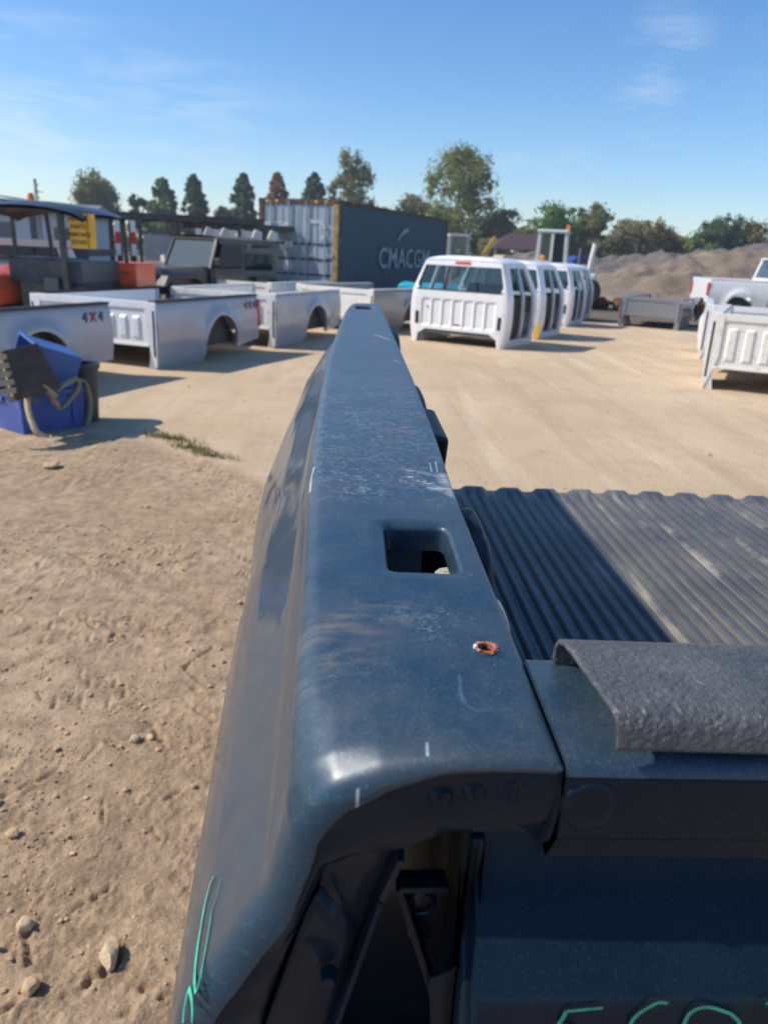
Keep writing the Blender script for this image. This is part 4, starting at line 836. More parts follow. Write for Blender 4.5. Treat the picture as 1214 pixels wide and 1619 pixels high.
# ================================================================== LOOSE CAB SHELLS
def cab(label):
    t = thing('truck_cab_shell', label, 'truck cab', (0, 0, 0), 0, 'white cab shells in a row'); Wc = 1.80; H = 1.42; L = 1.30
    def wf(z): return float(np.interp(z, [0, .12, .35, .62, .82, 1.30, 1.42], [.93, .97, 1.0, 1.0, .985, .80, .74]))
    def warp(x, y, z): return (x*wf(z), y+(.10*smooth(.8, 1.4, z) if y < .5 else -.22*smooth(.8, 1.4, z) if y > L-.5 else 0), z)
    pw = MT['white']
    def B(name, m, *bx, bev=.012, lab=None, sub=3, smooth_=True):
        mb = MB()
        for (x0, x1, y0, y1, z0, z1) in bx:
            n = max(1, int((z1-z0)/.12)); 
            for k in range(n): mb.box(x0, x1, y0, y1, z0+(z1-z0)*k/n, z0+(z1-z0)*(k+1)/n)
        mb.warp(warp); o = mb.build(name, m, t, smooth_, lab); bm = bmesh.new(); bm.from_mesh(o.data); bmesh.ops.remove_doubles(bm, verts=bm.verts, dist=1e-4)
        dead = [f for f in bm.faces if len([g for g in bm.faces if g is not f and set(g.verts) == set(f.verts)])] if len(bm.faces) < 400 else []
        bmesh.ops.delete(bm, geom=dead, context='FACES_ONLY'); bmesh.ops.recalc_face_normals(bm, faces=bm.faces); bm.to_mesh(o.data); bm.free()
        if bev: q = o.modifiers.new('b', 'BEVEL'); q.width = bev; q.segments = 2; q.limit_method = 'ANGLE'; q.angle_limit = R(45)
        return o
    h = Wc/2
    # rear wall with pressed ribs, cut away underneath in the middle
    mb = MB(); P = [(-h+.14, 0)]; st = (2*h-.42)/7
    for k in range(7):
        x = -h+.21+k*st; P += [(x, 0), (x+.035, .022), (x+st-.045, .022), (x+st-.01, 0)]
    P += [(h-.14, 0)]; lv = [(.22, 0), (.27, 0), (.30, 1), (.70, 1), (.73, 0), (.86, 0)]; n = len(P)
    mb.add([(p[0], p[1]*q, z) for z, q in lv for p in P], [(j*n+i, j*n+i+1, (j+1)*n+i+1, (j+1)*n+i) for j in range(len(lv)-1) for i in range(n-1)])
    mb.warp(warp); mb.build('rear_wall', pw, t, False)
    for s in (1, -1):
        # corner pillar: lower quarter panel sweeping up to the roof
        mb = MB(); pts = []
        for z in (0.0, .06, .14, .22, .30, .45, .60, .75, .86, .95, 1.05, 1.15, 1.25, 1.33):
            inn = float(np.interp(z, [0, .14, .24, .30, .86, .95, 1.25, 1.33], [.10, .16, .34, .145, .145, .085, .085, .12])) if z < .24 else float(np.interp(z, [.24, .86, .93, 1.25, 1.33], [.145, .145, .085, .085, .12]))
            ring = [(s*(h-inn), 0, z), (s*(h-.05), -.004, z), (s*(h-.012), .02, z), (s*h, .07, z), (s*h, .20, z), (s*(h-.05), .21, z)]
            pts.append([warp(*p) for p in ring])
        k = 6; V = [p for r_ in pts for p in r_]; mb.add(V, [(i*k+j, i*k+j+1, (i+1)*k+j+1, (i+1)*k+j) for i in range(len(pts)-1) for j in range(k-1)])
        mb.build('corner_pillar', pw, t, True)
        a, b_ = sorted((s*(h-.115), s*(h-.175))); B('vent', MT['black'], (a, b_, -.008, .006, .30, .50), bev=0)
        a, b_ = sorted((s*(h-.13), s*h)); B('sill', pw, (a, b_, .18, L, .0, .13))
        B('door_pillar', pw if s < 0 else MT['silver'], (min(s*(h-.05), s*h), max(s*(h-.05), s*h), .60, .70, .10, 1.30))
        B('front_pillar', pw, (min(s*(h-.07), s*h), max(s*(h-.07), s*h), L-.16, L-.02, .10, 1.30))
        B('roof_rail', pw, (min(s*(h-.06), s*h), max(s*(h-.06), s*h), .10, L-.1, 1.26, 1.33))
        # dark door seal and inner trim seen in the openings
        B('door_trim', MT['darkin'], (min(s*(h-.09), s*(h-.055)), max(s*(h-.09), s*(h-.055)), .22, .60, .14, .80), (min(s*(h-.09), s*(h-.055)), max(s*(h-.09), s*(h-.055)), .70, .84, .14, .84), bev=0)
    # roof
    mb = MB()
    def rf(u, v):
        x = (u-.5)*2; y = v*(L-.0); e = abs(x)**3; f = 1-min(1, min(v, 1-v)/.10); return (x*h*(.80-.03*f)*1.0, .085+y*(L-.36)/L+0, 1.33+.085*(1-e)**.6*(1-f**2*.75))
    mb.grid(rf, 20, 16); mb.build('roof', pw, t, True)
    B('roof_header', pw, (-h+.06, h-.06, -.004, .05, 1.25, 1.345), bev=.008)
    B('third_brake_light', MT['redp'], (-.17, .17, -.016, -.004, 1.285, 1.325), bev=.004)
    # rear glass: one fixed and one sliding pane with a divider
    for (xa, xb) in ((-h+.10, -.32), (-.29, .32), (.35, h-.10)):
        mb = MB(); mb.add([warp(xa, .012, .875), warp(xb, .012, .875), warp(xb, .012, 1.25), warp(xa, .012, 1.25)], [(0, 1, 2, 3)]); mb.build('rear_window_pane', MT['glassc'], t, fix=False)
    B('window_seal', MT['black'], (-h+.09, h-.09, -.002, .02, .855, .878), (-.325, -.285, -.002, .022, .875, 1.252), (-h+.075, -h+.10, -.002, .02, .86, 1.25), (h-.10, h-.075, -.002, .02, .86, 1.25), bev=0)
    mb = MB(); mb.add([warp(-h+.08, L-.03, .80), warp(h-.08, L-.03, .80), warp(h-.08, L-.03, 1.30), warp(-h+.08, L-.03, 1.30)], [(0, 1, 2, 3)]); mb.build('windscreen', MT['glassc'], t, fix=False)
    B('dashboard', MT['darkin'], (-h+.08, h-.08, L-.42, L-.05, .55, .82), bev=.03); B('firewall', pw, (-h+.05, h-.05, L-.05, L, .12, .80))
    B('floor_pan', MT['greyin'], (-h+.12, h-.12, .02, L-.05, .16, .20), (-.14, .14, .02, L-.05, .20, .34))
    B('rear_trim', MT['darkin'], (-h+.14, h-.14, .03, .05, .26, .86), bev=0)
    # a heap of dark trim and a seat back left inside
    mb = MB(); mb.prism([(.18, .55), (.30, .56), (.55, .80), (.60, .98), (.48, 1.0), (.34, .86), (.2, .8)], -.05, .62, 'x'); mb.prism([(.7, .3), (1.0, .34), (1.04, .44), (.72, .46)], -.6, -.1, 'x'); mb.build('seat_back', MT['darkin'], t, bevel=.03)
    mb = MB(); mb.lathe([(.0001, 0), (.017, 0), (.019, .004)], (-h+.34, -.002, .58), 'y', 14); mb.build('plug', MT['decal'], t)
    return t
cabs = cab('nearest white cab shell in the row, a pinkish brake light label on its roof edge')
CR = -33.0; cx = Vector((math.cos(R(CR)), math.sin(R(CR)), 0))
def put_cab(o, x, y, rz=CR, s=1.0, hw=.84): o.location = Vector((x, y, 0))-Vector((math.cos(R(rz)), math.sin(R(rz)), 0))*hw*s; o.rotation_euler.z = R(rz); o.scale = (s, s, s)
put_cab(cabs, 2.53, 13.04, -33.0, 1.05)
for (x, y, rz, lab, sc_) in ((3.55, 14.95, -33, 'second white cab shell from the camera, with a yellow stain low on its corner', 1.03), (5.0, 18.15, -31, 'third white cab shell from the camera, between two others in the row', 1.0), (5.78, 19.95, -28, 'farthest white cab shell of the row, next to the gravel piles', 1.0)):
    c = copy_tree(cabs); put_cab(c, x, y, rz, sc_); c['label'] = lab
    if 'third' in lab or 'farthest' in lab:                     # these two stand without their sliding rear pane and show cut openings low in the back wall
        for ch in list(c.children):
            if ch.name.startswith('third_brake') : bpy.data.objects.remove(ch)
        for (xa, xb, za, zb) in ((.30, .62, .48, .66), (.36, .58, .24, .40)) if 'third' in lab else ((.42, .60, .34, .56),): MB().box(xa, xb, -.024, -.020, za, zb).build('cut_opening', MT['black'], c)
    if 'second' in lab:
        mb = MB(); mb.prism([(.78, .02), (.885, .02), (.90, .30), (.84, .34), (.80, .2)], -.012, -.004, 'y'); mb.build('stained_panel', MT['yellow'], c, label='ochre stained patch low on the rear corner')
        MB().box(.62, .70, .35, .43, 1.43, 1.52).build('roof_beacon', MT['orange2'], c, True, bevel=.02)

# ================================================================== SHIPPING CONTAINER
def container():
    lx, ly = Vector((-.47-.03, 21.75, 0)), Vector((-2.72, 22.72, 0)); far = Vector((3.85, 33.9, 0))
    ux = (lx-ly).normalized(); ang = math.atan2(ux.y, ux.x)
    t = thing('shipping_container', 'dark blue corrugated shipping container with grey doors and white CMA CGM lettering', 'container', (ly.x, ly.y, .145), ang)
    W = 2.44; H = 2.59; L = 9.9
    m = mat('navy_container_paint', (.018, .066, .100), .55, var=.12, vscale=2.5, dirt=(.10, .09, .085), dirt_amt=.25)
    md = mat('grey_blue_door_paint', (.33, .39, .44), .5, var=.1, vscale=3, dirt=(.30, .17, .09), dirt_amt=.25); mr_ = mat('rusty_container_frame', (.085, .045, .03), .8, var=.4, vscale=3, dirt=(.30, .18, .07), dirt_amt=.4)
    my = mat('peeling_yellow_brown_post', (.42, .27, .10), .8, var=.35, vscale=4, dirt=(.12, .06, .03), dirt_amt=.5)
    # the long side runs along +y, seen on +x; the door end is at y = 0
    for x in (W, 0):
        mb = MB(); P = []; y = .12
        while y < L-.15: P += [(y, 0), (y+.07, 0), (y+.14, .036), (y+.21, .036)]; y += .28
        P.append((L-.1, 0)); n = len(P); s = -1 if x == W else 1; V = [(x-s*-.0+s*(.02+p[1]), p[0], z) for z in (.16, H-.10) for p in P]
        mb.add(V, [(i, i+1, n+i+1, n+i) for i in range(n-1)]); mb.build('corrugated_side', m, t)
        MB().box(min(x, x+s*.08), max(x, x+s*.08), .1, L, 0, .16).build('bottom_rail', m, t); MB().box(min(x, x+s*.06), max(x, x+s*.06), .1, L, H-.10, H).build('top_rail', mr_ if x == W else m, t)
        MB().box(min(x, x+s*.16), max(x, x+s*.16), 0, .12, 0, H).build('corner_post', my if x == W else mr_, t, bevel=.01, label='peeling yellow and brown corner post' if x == W else None)
        if x == W: MB().box(W-.001, W+.012, .0, .14, .0, H).build('rust_edge', mr_, t)
        MB().box(min(x, x+s*.16), max(x, x+s*.16), L-.12, L, 0, H).build('corner_post', mr_, t)
        for y in (0, L-.17): 
            for z in (0, H-.118): MB().box(min(x+s*-.006, x+s*.17), max(x-s*.006, x+s*.17), y-.006, y+.17, z, z+.122).build('corner_casting', mr_, t, bevel=.01)
    mb = MB(); P = []; y = .1
    MB().box(.02, W-.02, .1, L-.05, H-.06, H-.03).build('roof', m, t); MB().box(.1, W-.1, L-.06, L-.02, .1, H-.05).build('end_wall', m, t)
    MB().box(.16, W-.16, .0, .10, H-.12, H-.0).build('door_header', mr_, t); MB().box(.16, W-.16, .0, .10, 0, .10).build('door_sill', mr_, t)
    for k in range(7):
        if k in (0, 1, 5, 6): MB().box(.22+k*.30, .30+k*.30, -.004, 0, H-.10, H-.03).build('hazard_mark', MT['yellow'], t)
    for d, (x0, x1) in enumerate(((.17, 1.21), (1.23, W-.17))):
        dr = MB().box(x0, x1, .035, .075, .11, H-.13).build('door', md, t)
        for zb in (.62, 1.02, 1.42): MB().box(x0+.02, x1-.02, .018, .034, zb, zb+.055).build('door_rib', m, dr)
        for xa in (x0+.0, x0+.50, x1-.06): MB().box(xa, xa+.06, .022, .034, .12, H-.14).build('door_stile', md, dr)
        for xb in (x0+.22, x1-.26) if d == 0 else (x0+.26, x1-.22):
            MB().tube([(xb, -.01, .05), (xb, -.01, H-.06)], .022, 8).build('lock_rod', MT['chrome'] if False else md, dr, True); MB().box(xb-.03, xb+.25, -.03, -.015, 1.15, 1.19).build('rod_handle', md, dr)
    # stencilled marks on the doors
    text_mesh('stencil_mark', 'CMA CGM', .20, MT['inkw'], t, (.45, .015, 1.92), (R(90), 0, 0)); text_mesh('stencil_mark', 'CMAU', .17, MT['inkw'], t, (1.72, .010, 2.02), (R(90), 0, 0)); text_mesh('stencil_mark', '45G1', .17, MT['inkw'], t, (2.08, .012, 1.62), (R(90), 0, 0)); text_mesh('stencil_mark', 'CMAU', .16, MT['inkw'], t, (2.08, .012, 1.90), (R(90), 0, 0))
    MB().add([(.36, .015, 1.32), (.58, .015, 1.32), (.47, .015, 1.53)], [(0, 1, 2)]).build('warning_triangle', MT['yellow'], t)
    MB().box(.80, 1.05, .010, .016, 1.33, 1.50).build('white_plate', MT['inkw'], t)
    mb = MB(); mb.lathe([(.0001, .012), (.15, .012), (.15, .016)], (.90, 0, .86), 'y', 24); mb.build('round_placard', MT['inkw'], t); MB().add([(.42, .014, .64), (.58, .014, .86), (.42, .014, 1.08), (.26, .014, .86)], [(0, 1, 2, 3)]).build('diamond_placard', MT['woodp'], t)
    # lettering and swoosh on the long side, reading away from the doors
    text_mesh('large_lettering', 'CMACGM', .86, MT['inkg'], t, (W+.022, 5.35, 1.12), (R(90), 0, R(90)), .004, sx=1.30)
    def sw(p): return Vector((1, 0, 0))
    V, F = ribbon([(W+.024, 4.5, 1.66), (W+.024, 4.75, 1.86), (W+.024, 5.05, 1.98), (W+.024, 5.5, 2.06)], [.04, .10, .15, .07], sw); mesh_obj('logo_swoosh', V, F, MT['inkg'], t)
    return t
container()

# ================================================================== BLUE TOTES, PANEL AND STRAPS
def tote(name, label, m, lx, ly, h, tp=.06, wall=.008, group=None):
    t = thing(name, label, 'tote', (0, 0, 0), 0, group); mb = MB()
    ring = lambda k, z, o: [(-lx/2*k-o, -ly/2*k-o, z), (lx/2*k+o, -ly/2*k-o, z), (lx/2*k+o, ly/2*k+o, z), (-lx/2*k-o, ly/2*k+o, z)]
    rs = [ring(1-tp, 0, 0), ring(1, h-.04, 0), ring(1, h-.04, .012), ring(1, h, .012), ring(1, h, -wall), ring(1-tp, .01, -wall)]
    V = [p for r_ in rs for p in r_]; F = [(3, 2, 1, 0)]+[(4*i+j, 4*i+(j+1) % 4, 4*i+4+(j+1) % 4, 4*i+4+j) for i in range(len(rs)-1) for j in range(4)]+[(20, 21, 22, 23)]
    mb.add(V, F); mb.build('tub', m, t, bevel=.005)
    for s in (-1, 1):
        MB().box(s*lx*.30-.012, s*lx*.30+.012, -ly/2-.009, -ly/2+.01, .05, h-.045).build('rib', m, t, bevel=.003)
        a, b_ = sorted((s*(lx/2+.02), s*(lx/2-.01))); MB().box(a, b_, -.07, .07, h-.085, h-.05).build('handle', m, t, bevel=.006)
    return t
A_ = Vector((-2.54, 5.90, 0)); ax_ = Vector((.62, .785, 0)); ay_ = Vector((-.785, .62, 0))
t1 = tote('storage_tote', 'bright blue plastic tote upright on the ground, full of scrap and cream straps', MT['blue'], .56, .60, .33)
t1.location = A_+ax_*.27+ay_*.30; t1.rotation_euler.z = math.atan2(ax_.y, ax_.x)
for s in (-.17, .17): MB().box(s-.04, s+.04, -.318, -.312, .262, .292).build('grey_label', MT['greyin'], t1)
t2 = tote('storage_tote', 'darker blue tote tipped on its side on top of the lower tote', MT['blue2'], .36, .30, .40)
t2.location = (-2.33, 6.42, .46); t2.rotation_euler = (R(72), R(8), R(-52))
# dark box with a rust-brown face leaning in the lower tote
C4 = [Vector(p) for p in ((-2.47, 5.70, .33), (-2.29, 6.08, .36), (-2.43, 6.05, .71), (-2.57, 5.76, .68))]
nrm = (C4[1]-C4[0]).cross(C4[3]-C4[0]).normalized(); nb_ = -nrm*.10 if nrm.y < 0 else nrm*.10
t3 = thing('metal_box', 'dark brown square metal box leaning in the lower blue tote', 'box', C4[0]); mb = MB(); mb.hexa([p-C4[0] for p in (C4[0], C4[1], C4[1]+nb_, C4[0]+nb_)]+[p-C4[0] for p in (C4[3], C4[2], C4[2]+nb_, C4[3]+nb_)]); mb.build('shell', MT['brownpanel'], t3, bevel=.006)
for k in (.18, .5, .82):
    a = C4[0].lerp(C4[3], k)-C4[0]; b_ = C4[1].lerp(C4[2], k)-C4[0]; MB().bar(a-nb_*.03, b_-nb_*.03, .006, .010).build('pressed_rib', MT['brownpanel'], t3)
t4 = thing('slotted_crate', 'cream slotted crate at the left edge leaning against the brown box', 'crate', (-2.55, 5.62, .36), R(50))
for k in range(5):
    mb = MB().box(-.22, .12, -.012, .012, .02+k*.062, .060+k*.062).build('slat', MT['woodp'], t4, bevel=.004)
for x in (-.20, -.05, .10): MB().box(x-.015, x+.015, .012, .03, 0, .32).build('upright', MT['woodp'], t4)
t4.rotation_euler = (R(-18), 0, R(55))
t5 = thing('garden_tub', 'dark green tub standing behind the blue totes', 'tub', (-2.30, 6.56, 0)); mb = MB(); mb.lathe([(.12, 0), (.145, .44), (.16, .45), (.16, .49), (.135, .49), (.11, .02), (.001, .02)], (0, 0, 0), 'z', 30); mb.build('shell', MT['greenp'], t5, True)
def strap(label, pts, wd=.065, nrm_=Vector((-.45, -.85, .2))):
    o0 = Vector(pts[0]); P = [Vector(p)-o0 for p in pts]; V, F = ribbon(P, [wd]*len(P), lambda p: nrm_); o = mesh_obj('webbing_strap', V, F, MT['strap'], None, True); o.location = o0
    s = o.modifiers.new('t', 'SOLIDIFY'); s.thickness = .005; tag(o, label, 'strap', 'cream straps on the totes'); return o
strap('wide cream strap hanging down the front corner of the lower tote', [(-2.30, 5.98, .30), (-2.37, 5.95, .37), (-2.44, 5.88, .38), (-2.475, 5.86, .30), (-2.47, 5.86, .18), (-2.43, 5.85, .06), (-2.37, 5.85, .012), (-2.31, 5.83, .008)])
strap('cream strap looped over the right end of the lower tote', [(-2.33, 6.06, .35), (-2.22, 6.16, .42), (-2.20, 6.20, .36), (-2.26, 6.10, .25), (-2.30, 6.04, .22), (-2.34, 6.02, .27), (-2.36, 6.02, .33)], .06)
strap('cream strap trailing to the ground behind the right end of the tote', [(-2.23, 6.22, .40), (-2.19, 6.30, .38), (-2.165, 6.32, .26), (-2.17, 6.32, .12), (-2.20, 6.30, .01)], .06)

# ================================================================== MACHINES, TRAILERS AND THE BLACK CAR AT THE LEFT
def wheel(parent, x, y, r, wd, rim=None, ax='x', z=None):
    mb = MB(); z = r if z is None else z
    mb.lathe([(r*.55, -wd/2), (r*.9, -wd/2), (r, -wd*.35), (r, wd*.35), (r*.9, wd/2), (r*.55, wd/2)], (x, y, z), ax, 26); o = mb.build('tyre', MT['rubber'], parent, True)
    mb = MB(); mb.lathe([(.001, -wd*.30), (r*.2, -wd*.34), (r*.5, -wd*.25), (r*.57, -wd*.48), (r*.57, wd*.48), (r*.5, wd*.25), (r*.2, wd*.34), (.001, wd*.30)], (x, y, z), ax, 20); mb.build('rim', rim or MT['grey'], parent, True)
t = thing('utility_machine', 'orange utility machine with black canopy and a yellow sign hung between its posts', 'machine', (-4.28, 11.9, -.11), R(-8))
mb = MB()
def can(u, v):
    x = -1.02+1.78*u; y = -.85+1.5*v; return (x, y, 1.93+.10*(1-(2*u-1)**2)+.03*(1-(2*v-1)**2)-.05*(abs(2*v-1)**6+abs(2*u-1)**8))
mb.grid(can, 18, 8); mb.grid(lambda u, v: tuple(Vector(can(u, v))-Vector((0, 0, .045))), 18, 8)
for e in ((0, 0, 0), (1, 1, 0)): pass
mb.build('canopy', MT['blackpaint'], t, True)
for (xa, ya, xb, yb, w_) in ((-.72, -.80, -.86, -.75, .055), (-.43, .55, -.50, .55, .05), (.44, -.78, .40, -.75, .075), (.74, .55, .70, .55, .05), (-1.0, -.5, -1.05, -.5, .045)):
    MB().bar((xa, ya, .80), (xb, yb, 1.93), w_, w_, (0, 1, 0)).build('canopy_post', MT['blackpaint'], t, bevel=.006)
sg = MB().box(.50, .86, -.72, -.70, 1.46, 1.90).build('warning_sign', MT['signy'], t, label='yellow sign with four lines of black lettering')
for k, tx in enumerate(('HEATER', 'PARTS', 'REMOVED', 'STOPS')): text_mesh('sign_lettering', tx, .075, MT['ink'], sg, (.63, -.724, 1.83-k*.10), (R(90), 0, 0))
MB().box(.755, .765, -.726, -.721, 1.46, 1.90).build('sign_divider', MT['ink'], sg)
MB().box(-.60, .10, -.45, .45, .95, 1.30).build('seat_back', MT['dkgrey'], t, bevel=.03); MB().box(.14, .62, -.68, .5, .98, 1.28).build('rear_screen', MT['dkgrey'], t, bevel=.01)
MB().box(-.30, .62, -.7, .6, .55, .98).build('engine_housing', MT['blackpaint'], t, bevel=.02); MB().box(.10, .30, -.78, -.70, .55, 1.05).build('side_step', MT['dkgrey'], t)
mb = MB(); mb.prism([(-1.75, .62), (-1.75, 1.02), (-1.55, 1.13), (-.95, 1.16), (-.62, 1.05), (-.50, .85), (-.50, .66), (-.7, .60)], -.95, .1, 'y'); mb.build('hood', MT['orange'], t, bevel=.03)
text_mesh('side_lettering', 'KUBOTA', .09, MT['decal'], t, (-.86, -.953, .93), (R(90), 0, 0))
mb = MB(); mb.lathe([(.001, -.985), (.07, -.98), (.10, -.965), (.10, -.94)], (-1.16, 0, .93), 'y', 20); mb.build('headlight', MT['whitep'], t, True)
MB().box(-1.6, -.35, -.90, .4, .40, .60).build('chassis', MT['dkgrey'], t, bevel=.02)
for x in (-.15, .35): MB().box(x-.20, x+.16, -.5, 0, .82, .92).build('seat_cushion', mat('maroon_vinyl_seat', (.12, .02, .03), .5), t, bevel=.03)
for (x, y) in ((-1.1, -.85), (.30, -.85), (-1.1, .35), (.30, .45)): wheel(t, x, y, .33, .24, None, 'y')
mb = MB(); mb.bar((-.52, -.3, 1.0), (-.62, -.35, 1.28), .03, .03); mb.lathe([(.15, -.01), (.165, 0), (.15, .01), (.135, 0), (.15, -.01)], (-.63, -.35, 1.30), 'z', 20); mb.build('steering_wheel', MT['black'], t, True)
t = thing('engine_cover', 'boxy orange machine cover with grey lettering, left of the black off-road car', 'machine', (-3.55, 12.6, 0), R(-6))
mb = MB(); mb.box(-.25, .25, -.3, .5, .80, 1.13).build('cover', MT['orange'], t, bevel=.02); MB().box(-.27, .27, -.32, .52, 1.13, 1.15).build('lid', MT['orange'], t, bevel=.006); MB().box(-.26, .26, -.26, .46, .2, .78).build('frame', MT['blackpaint'], t)
text_mesh('cover_lettering', 'SKYTRAK', .08, MT['decal'], t, (-.02, -.304, 1.0), (R(90), 0, 0)); wheel(t, 0, -.15, .25, .16, None, 'y')

def trailer(label, x0, y0, x1, y1, z, parts=True, m=None, name='flatbed_trailer'):
    a = Vector((x0, y0, 0)); b_ = Vector((x1, y1, 0)); L = (b_-a).length; t = thing(name, label, 'trailer', a, math.atan2(y1-y0, x1-x0)); m = m or MT['blackpaint']
    for y in (0, 2.0): MB().box(0, L, y-.05, y+.05, z-.14, z).build('side_beam', m, t, bevel=.006)
    for k in range(int(L/.8)+1): MB().box(min(L-.08, k*.8), min(L, k*.8+.08), .05, 1.95, z-.12, z-.03).build('cross_member', m, t)
    for k in range(5): MB().box(0, L, .10+k*.37, .43+k*.37, z-.028, z-.004).build('deck_plank', MT['brownpanel'], t)
    for x in (.5, L*.5, L-.6): MB().box(x, x+.09, -.04, .04, .35, z-.14).build('post', m, t)
    MB().box(.3, L-.3, .2, .35, .42, .56).build('lower_beam', m, t); MB().box(.3, L-.3, 1.6, 1.75, .42, .56).build('lower_beam', m, t)
    for x in (L*.55, L*.75): wheel(t, x, -.05, .38, .22, None, 'y')
    return t
t = trailer('black flatbed trailer frame raised behind the orange machine, beside red and white posts', -6.1, 18.5, -2.2, 19.2, 2.08)
MB().box(2.6, 3.6, -.06, 0, 1.2, 1.27).build('side_rail', MT['blackpaint'], t); MB().box(1.25, 1.85, -.10, 0, 1.05, 1.62).build('tool_box', mat('pale_grey_tool_box', (.28, .30, .34), .5, dirt=(.3, .16, .08), dirt_amt=.2), t, bevel=.01)
for k in range(4): MB().box(.5+k*.22, .56+k*.22, -.12, -.06, .95, 2.0).build('stake', MT['blackpaint'], t)
t = trailer('second black trailer deck standing farther back, a row of pale objects on it', -4.6, 21.6, -1.7, 22.2, 2.02)
for k in range(5): MB().prism([(.5+k*.42, 1.62), (.80+k*.42, 1.60), (.82+k*.42, 1.82), (.62+k*.42, 1.90)], -.3, -.1, 'y').build('load', MT['cream'], t, bevel=.03)
for (x, y, lab) in ((-4.46, 15.3, 'left one of the two red and white striped posts'), (-4.19, 15.36, 'right one of the two red and white striped posts')):
    t = thing('marker_post', lab, 'post', (x, y, 0), 0); MB().box(-.03, .03, .0, .05, 0, 1.90).build('bar', MT['blackpaint'], t)
    for k, m_ in enumerate((MT['whitep'], MT['redp'], MT['whitep'])): MB().box(-.045, .045, -.012, -.002, 1.20+k*.21, 1.41+k*.21-.002).build('reflective_strip', m_, t)
t = thing('utility_trailer', 'white low utility trailer at the left edge seen between the canopy posts', 'trailer', (-6.6, 14.2, 0), R(-6))
MB().box(0, 2.0, 0, .05, 1.30, 1.42).build('rail', MT['white'], t, bevel=.01); MB().box(0, 2.0, .05, 1.2, 1.18, 1.30).build('deck', MT['dkgrey'], t); MB().box(0, 2.0, 0, .05, 1.08, 1.18).build('lower_rail', MT['dkgrey'], t)
for x in (.1, 1.0, 1.8): MB().box(x, x+.07, .05, .12, .3, 1.3).build('stake', MT['dkgrey'], t)
for x in (.5, 1.2): wheel(t, x, .1, .33, .2, None, 'y')
mb = MB(); mb.prism([(1.95, .75), (2.25, .75), (2.02, 1.30), (1.80, 1.30)], -.7, -.62, 'y'); mb.build('ramp', MT['cream'], t)
# second canopy behind, pale grey
t = thing('canopy_tractor', 'grey topped canopy machine behind the orange one at the left edge', 'machine', (-6.3, 13.6, 0), R(-6)); mb = MB(); mb.grid(lambda u, v: (-1.2+2.3*u, -.6+1.3*v, 1.98+.13*math.sin(math.pi*u)), 14, 5); mb.grid(lambda u, v: (-1.2+2.3*u, -.6+1.3*v, 1.93+.13*math.sin(math.pi*u)), 14, 5); mb.build('canopy', MT['grey'], t, True)
for x in (-.9, .25, .9): MB().box(x, x+.05, -.5, -.45, .6, 1.97).build('canopy_post', MT['blackpaint'], t)
MB().box(-1.2, .9, -.4, .6, .5, .95).build('body', MT['orange'], t, bevel=.05); wheel(t, -.7, -.45, .4, .25, None, 'y'); wheel(t, .5, -.45, .4, .25, None, 'y')

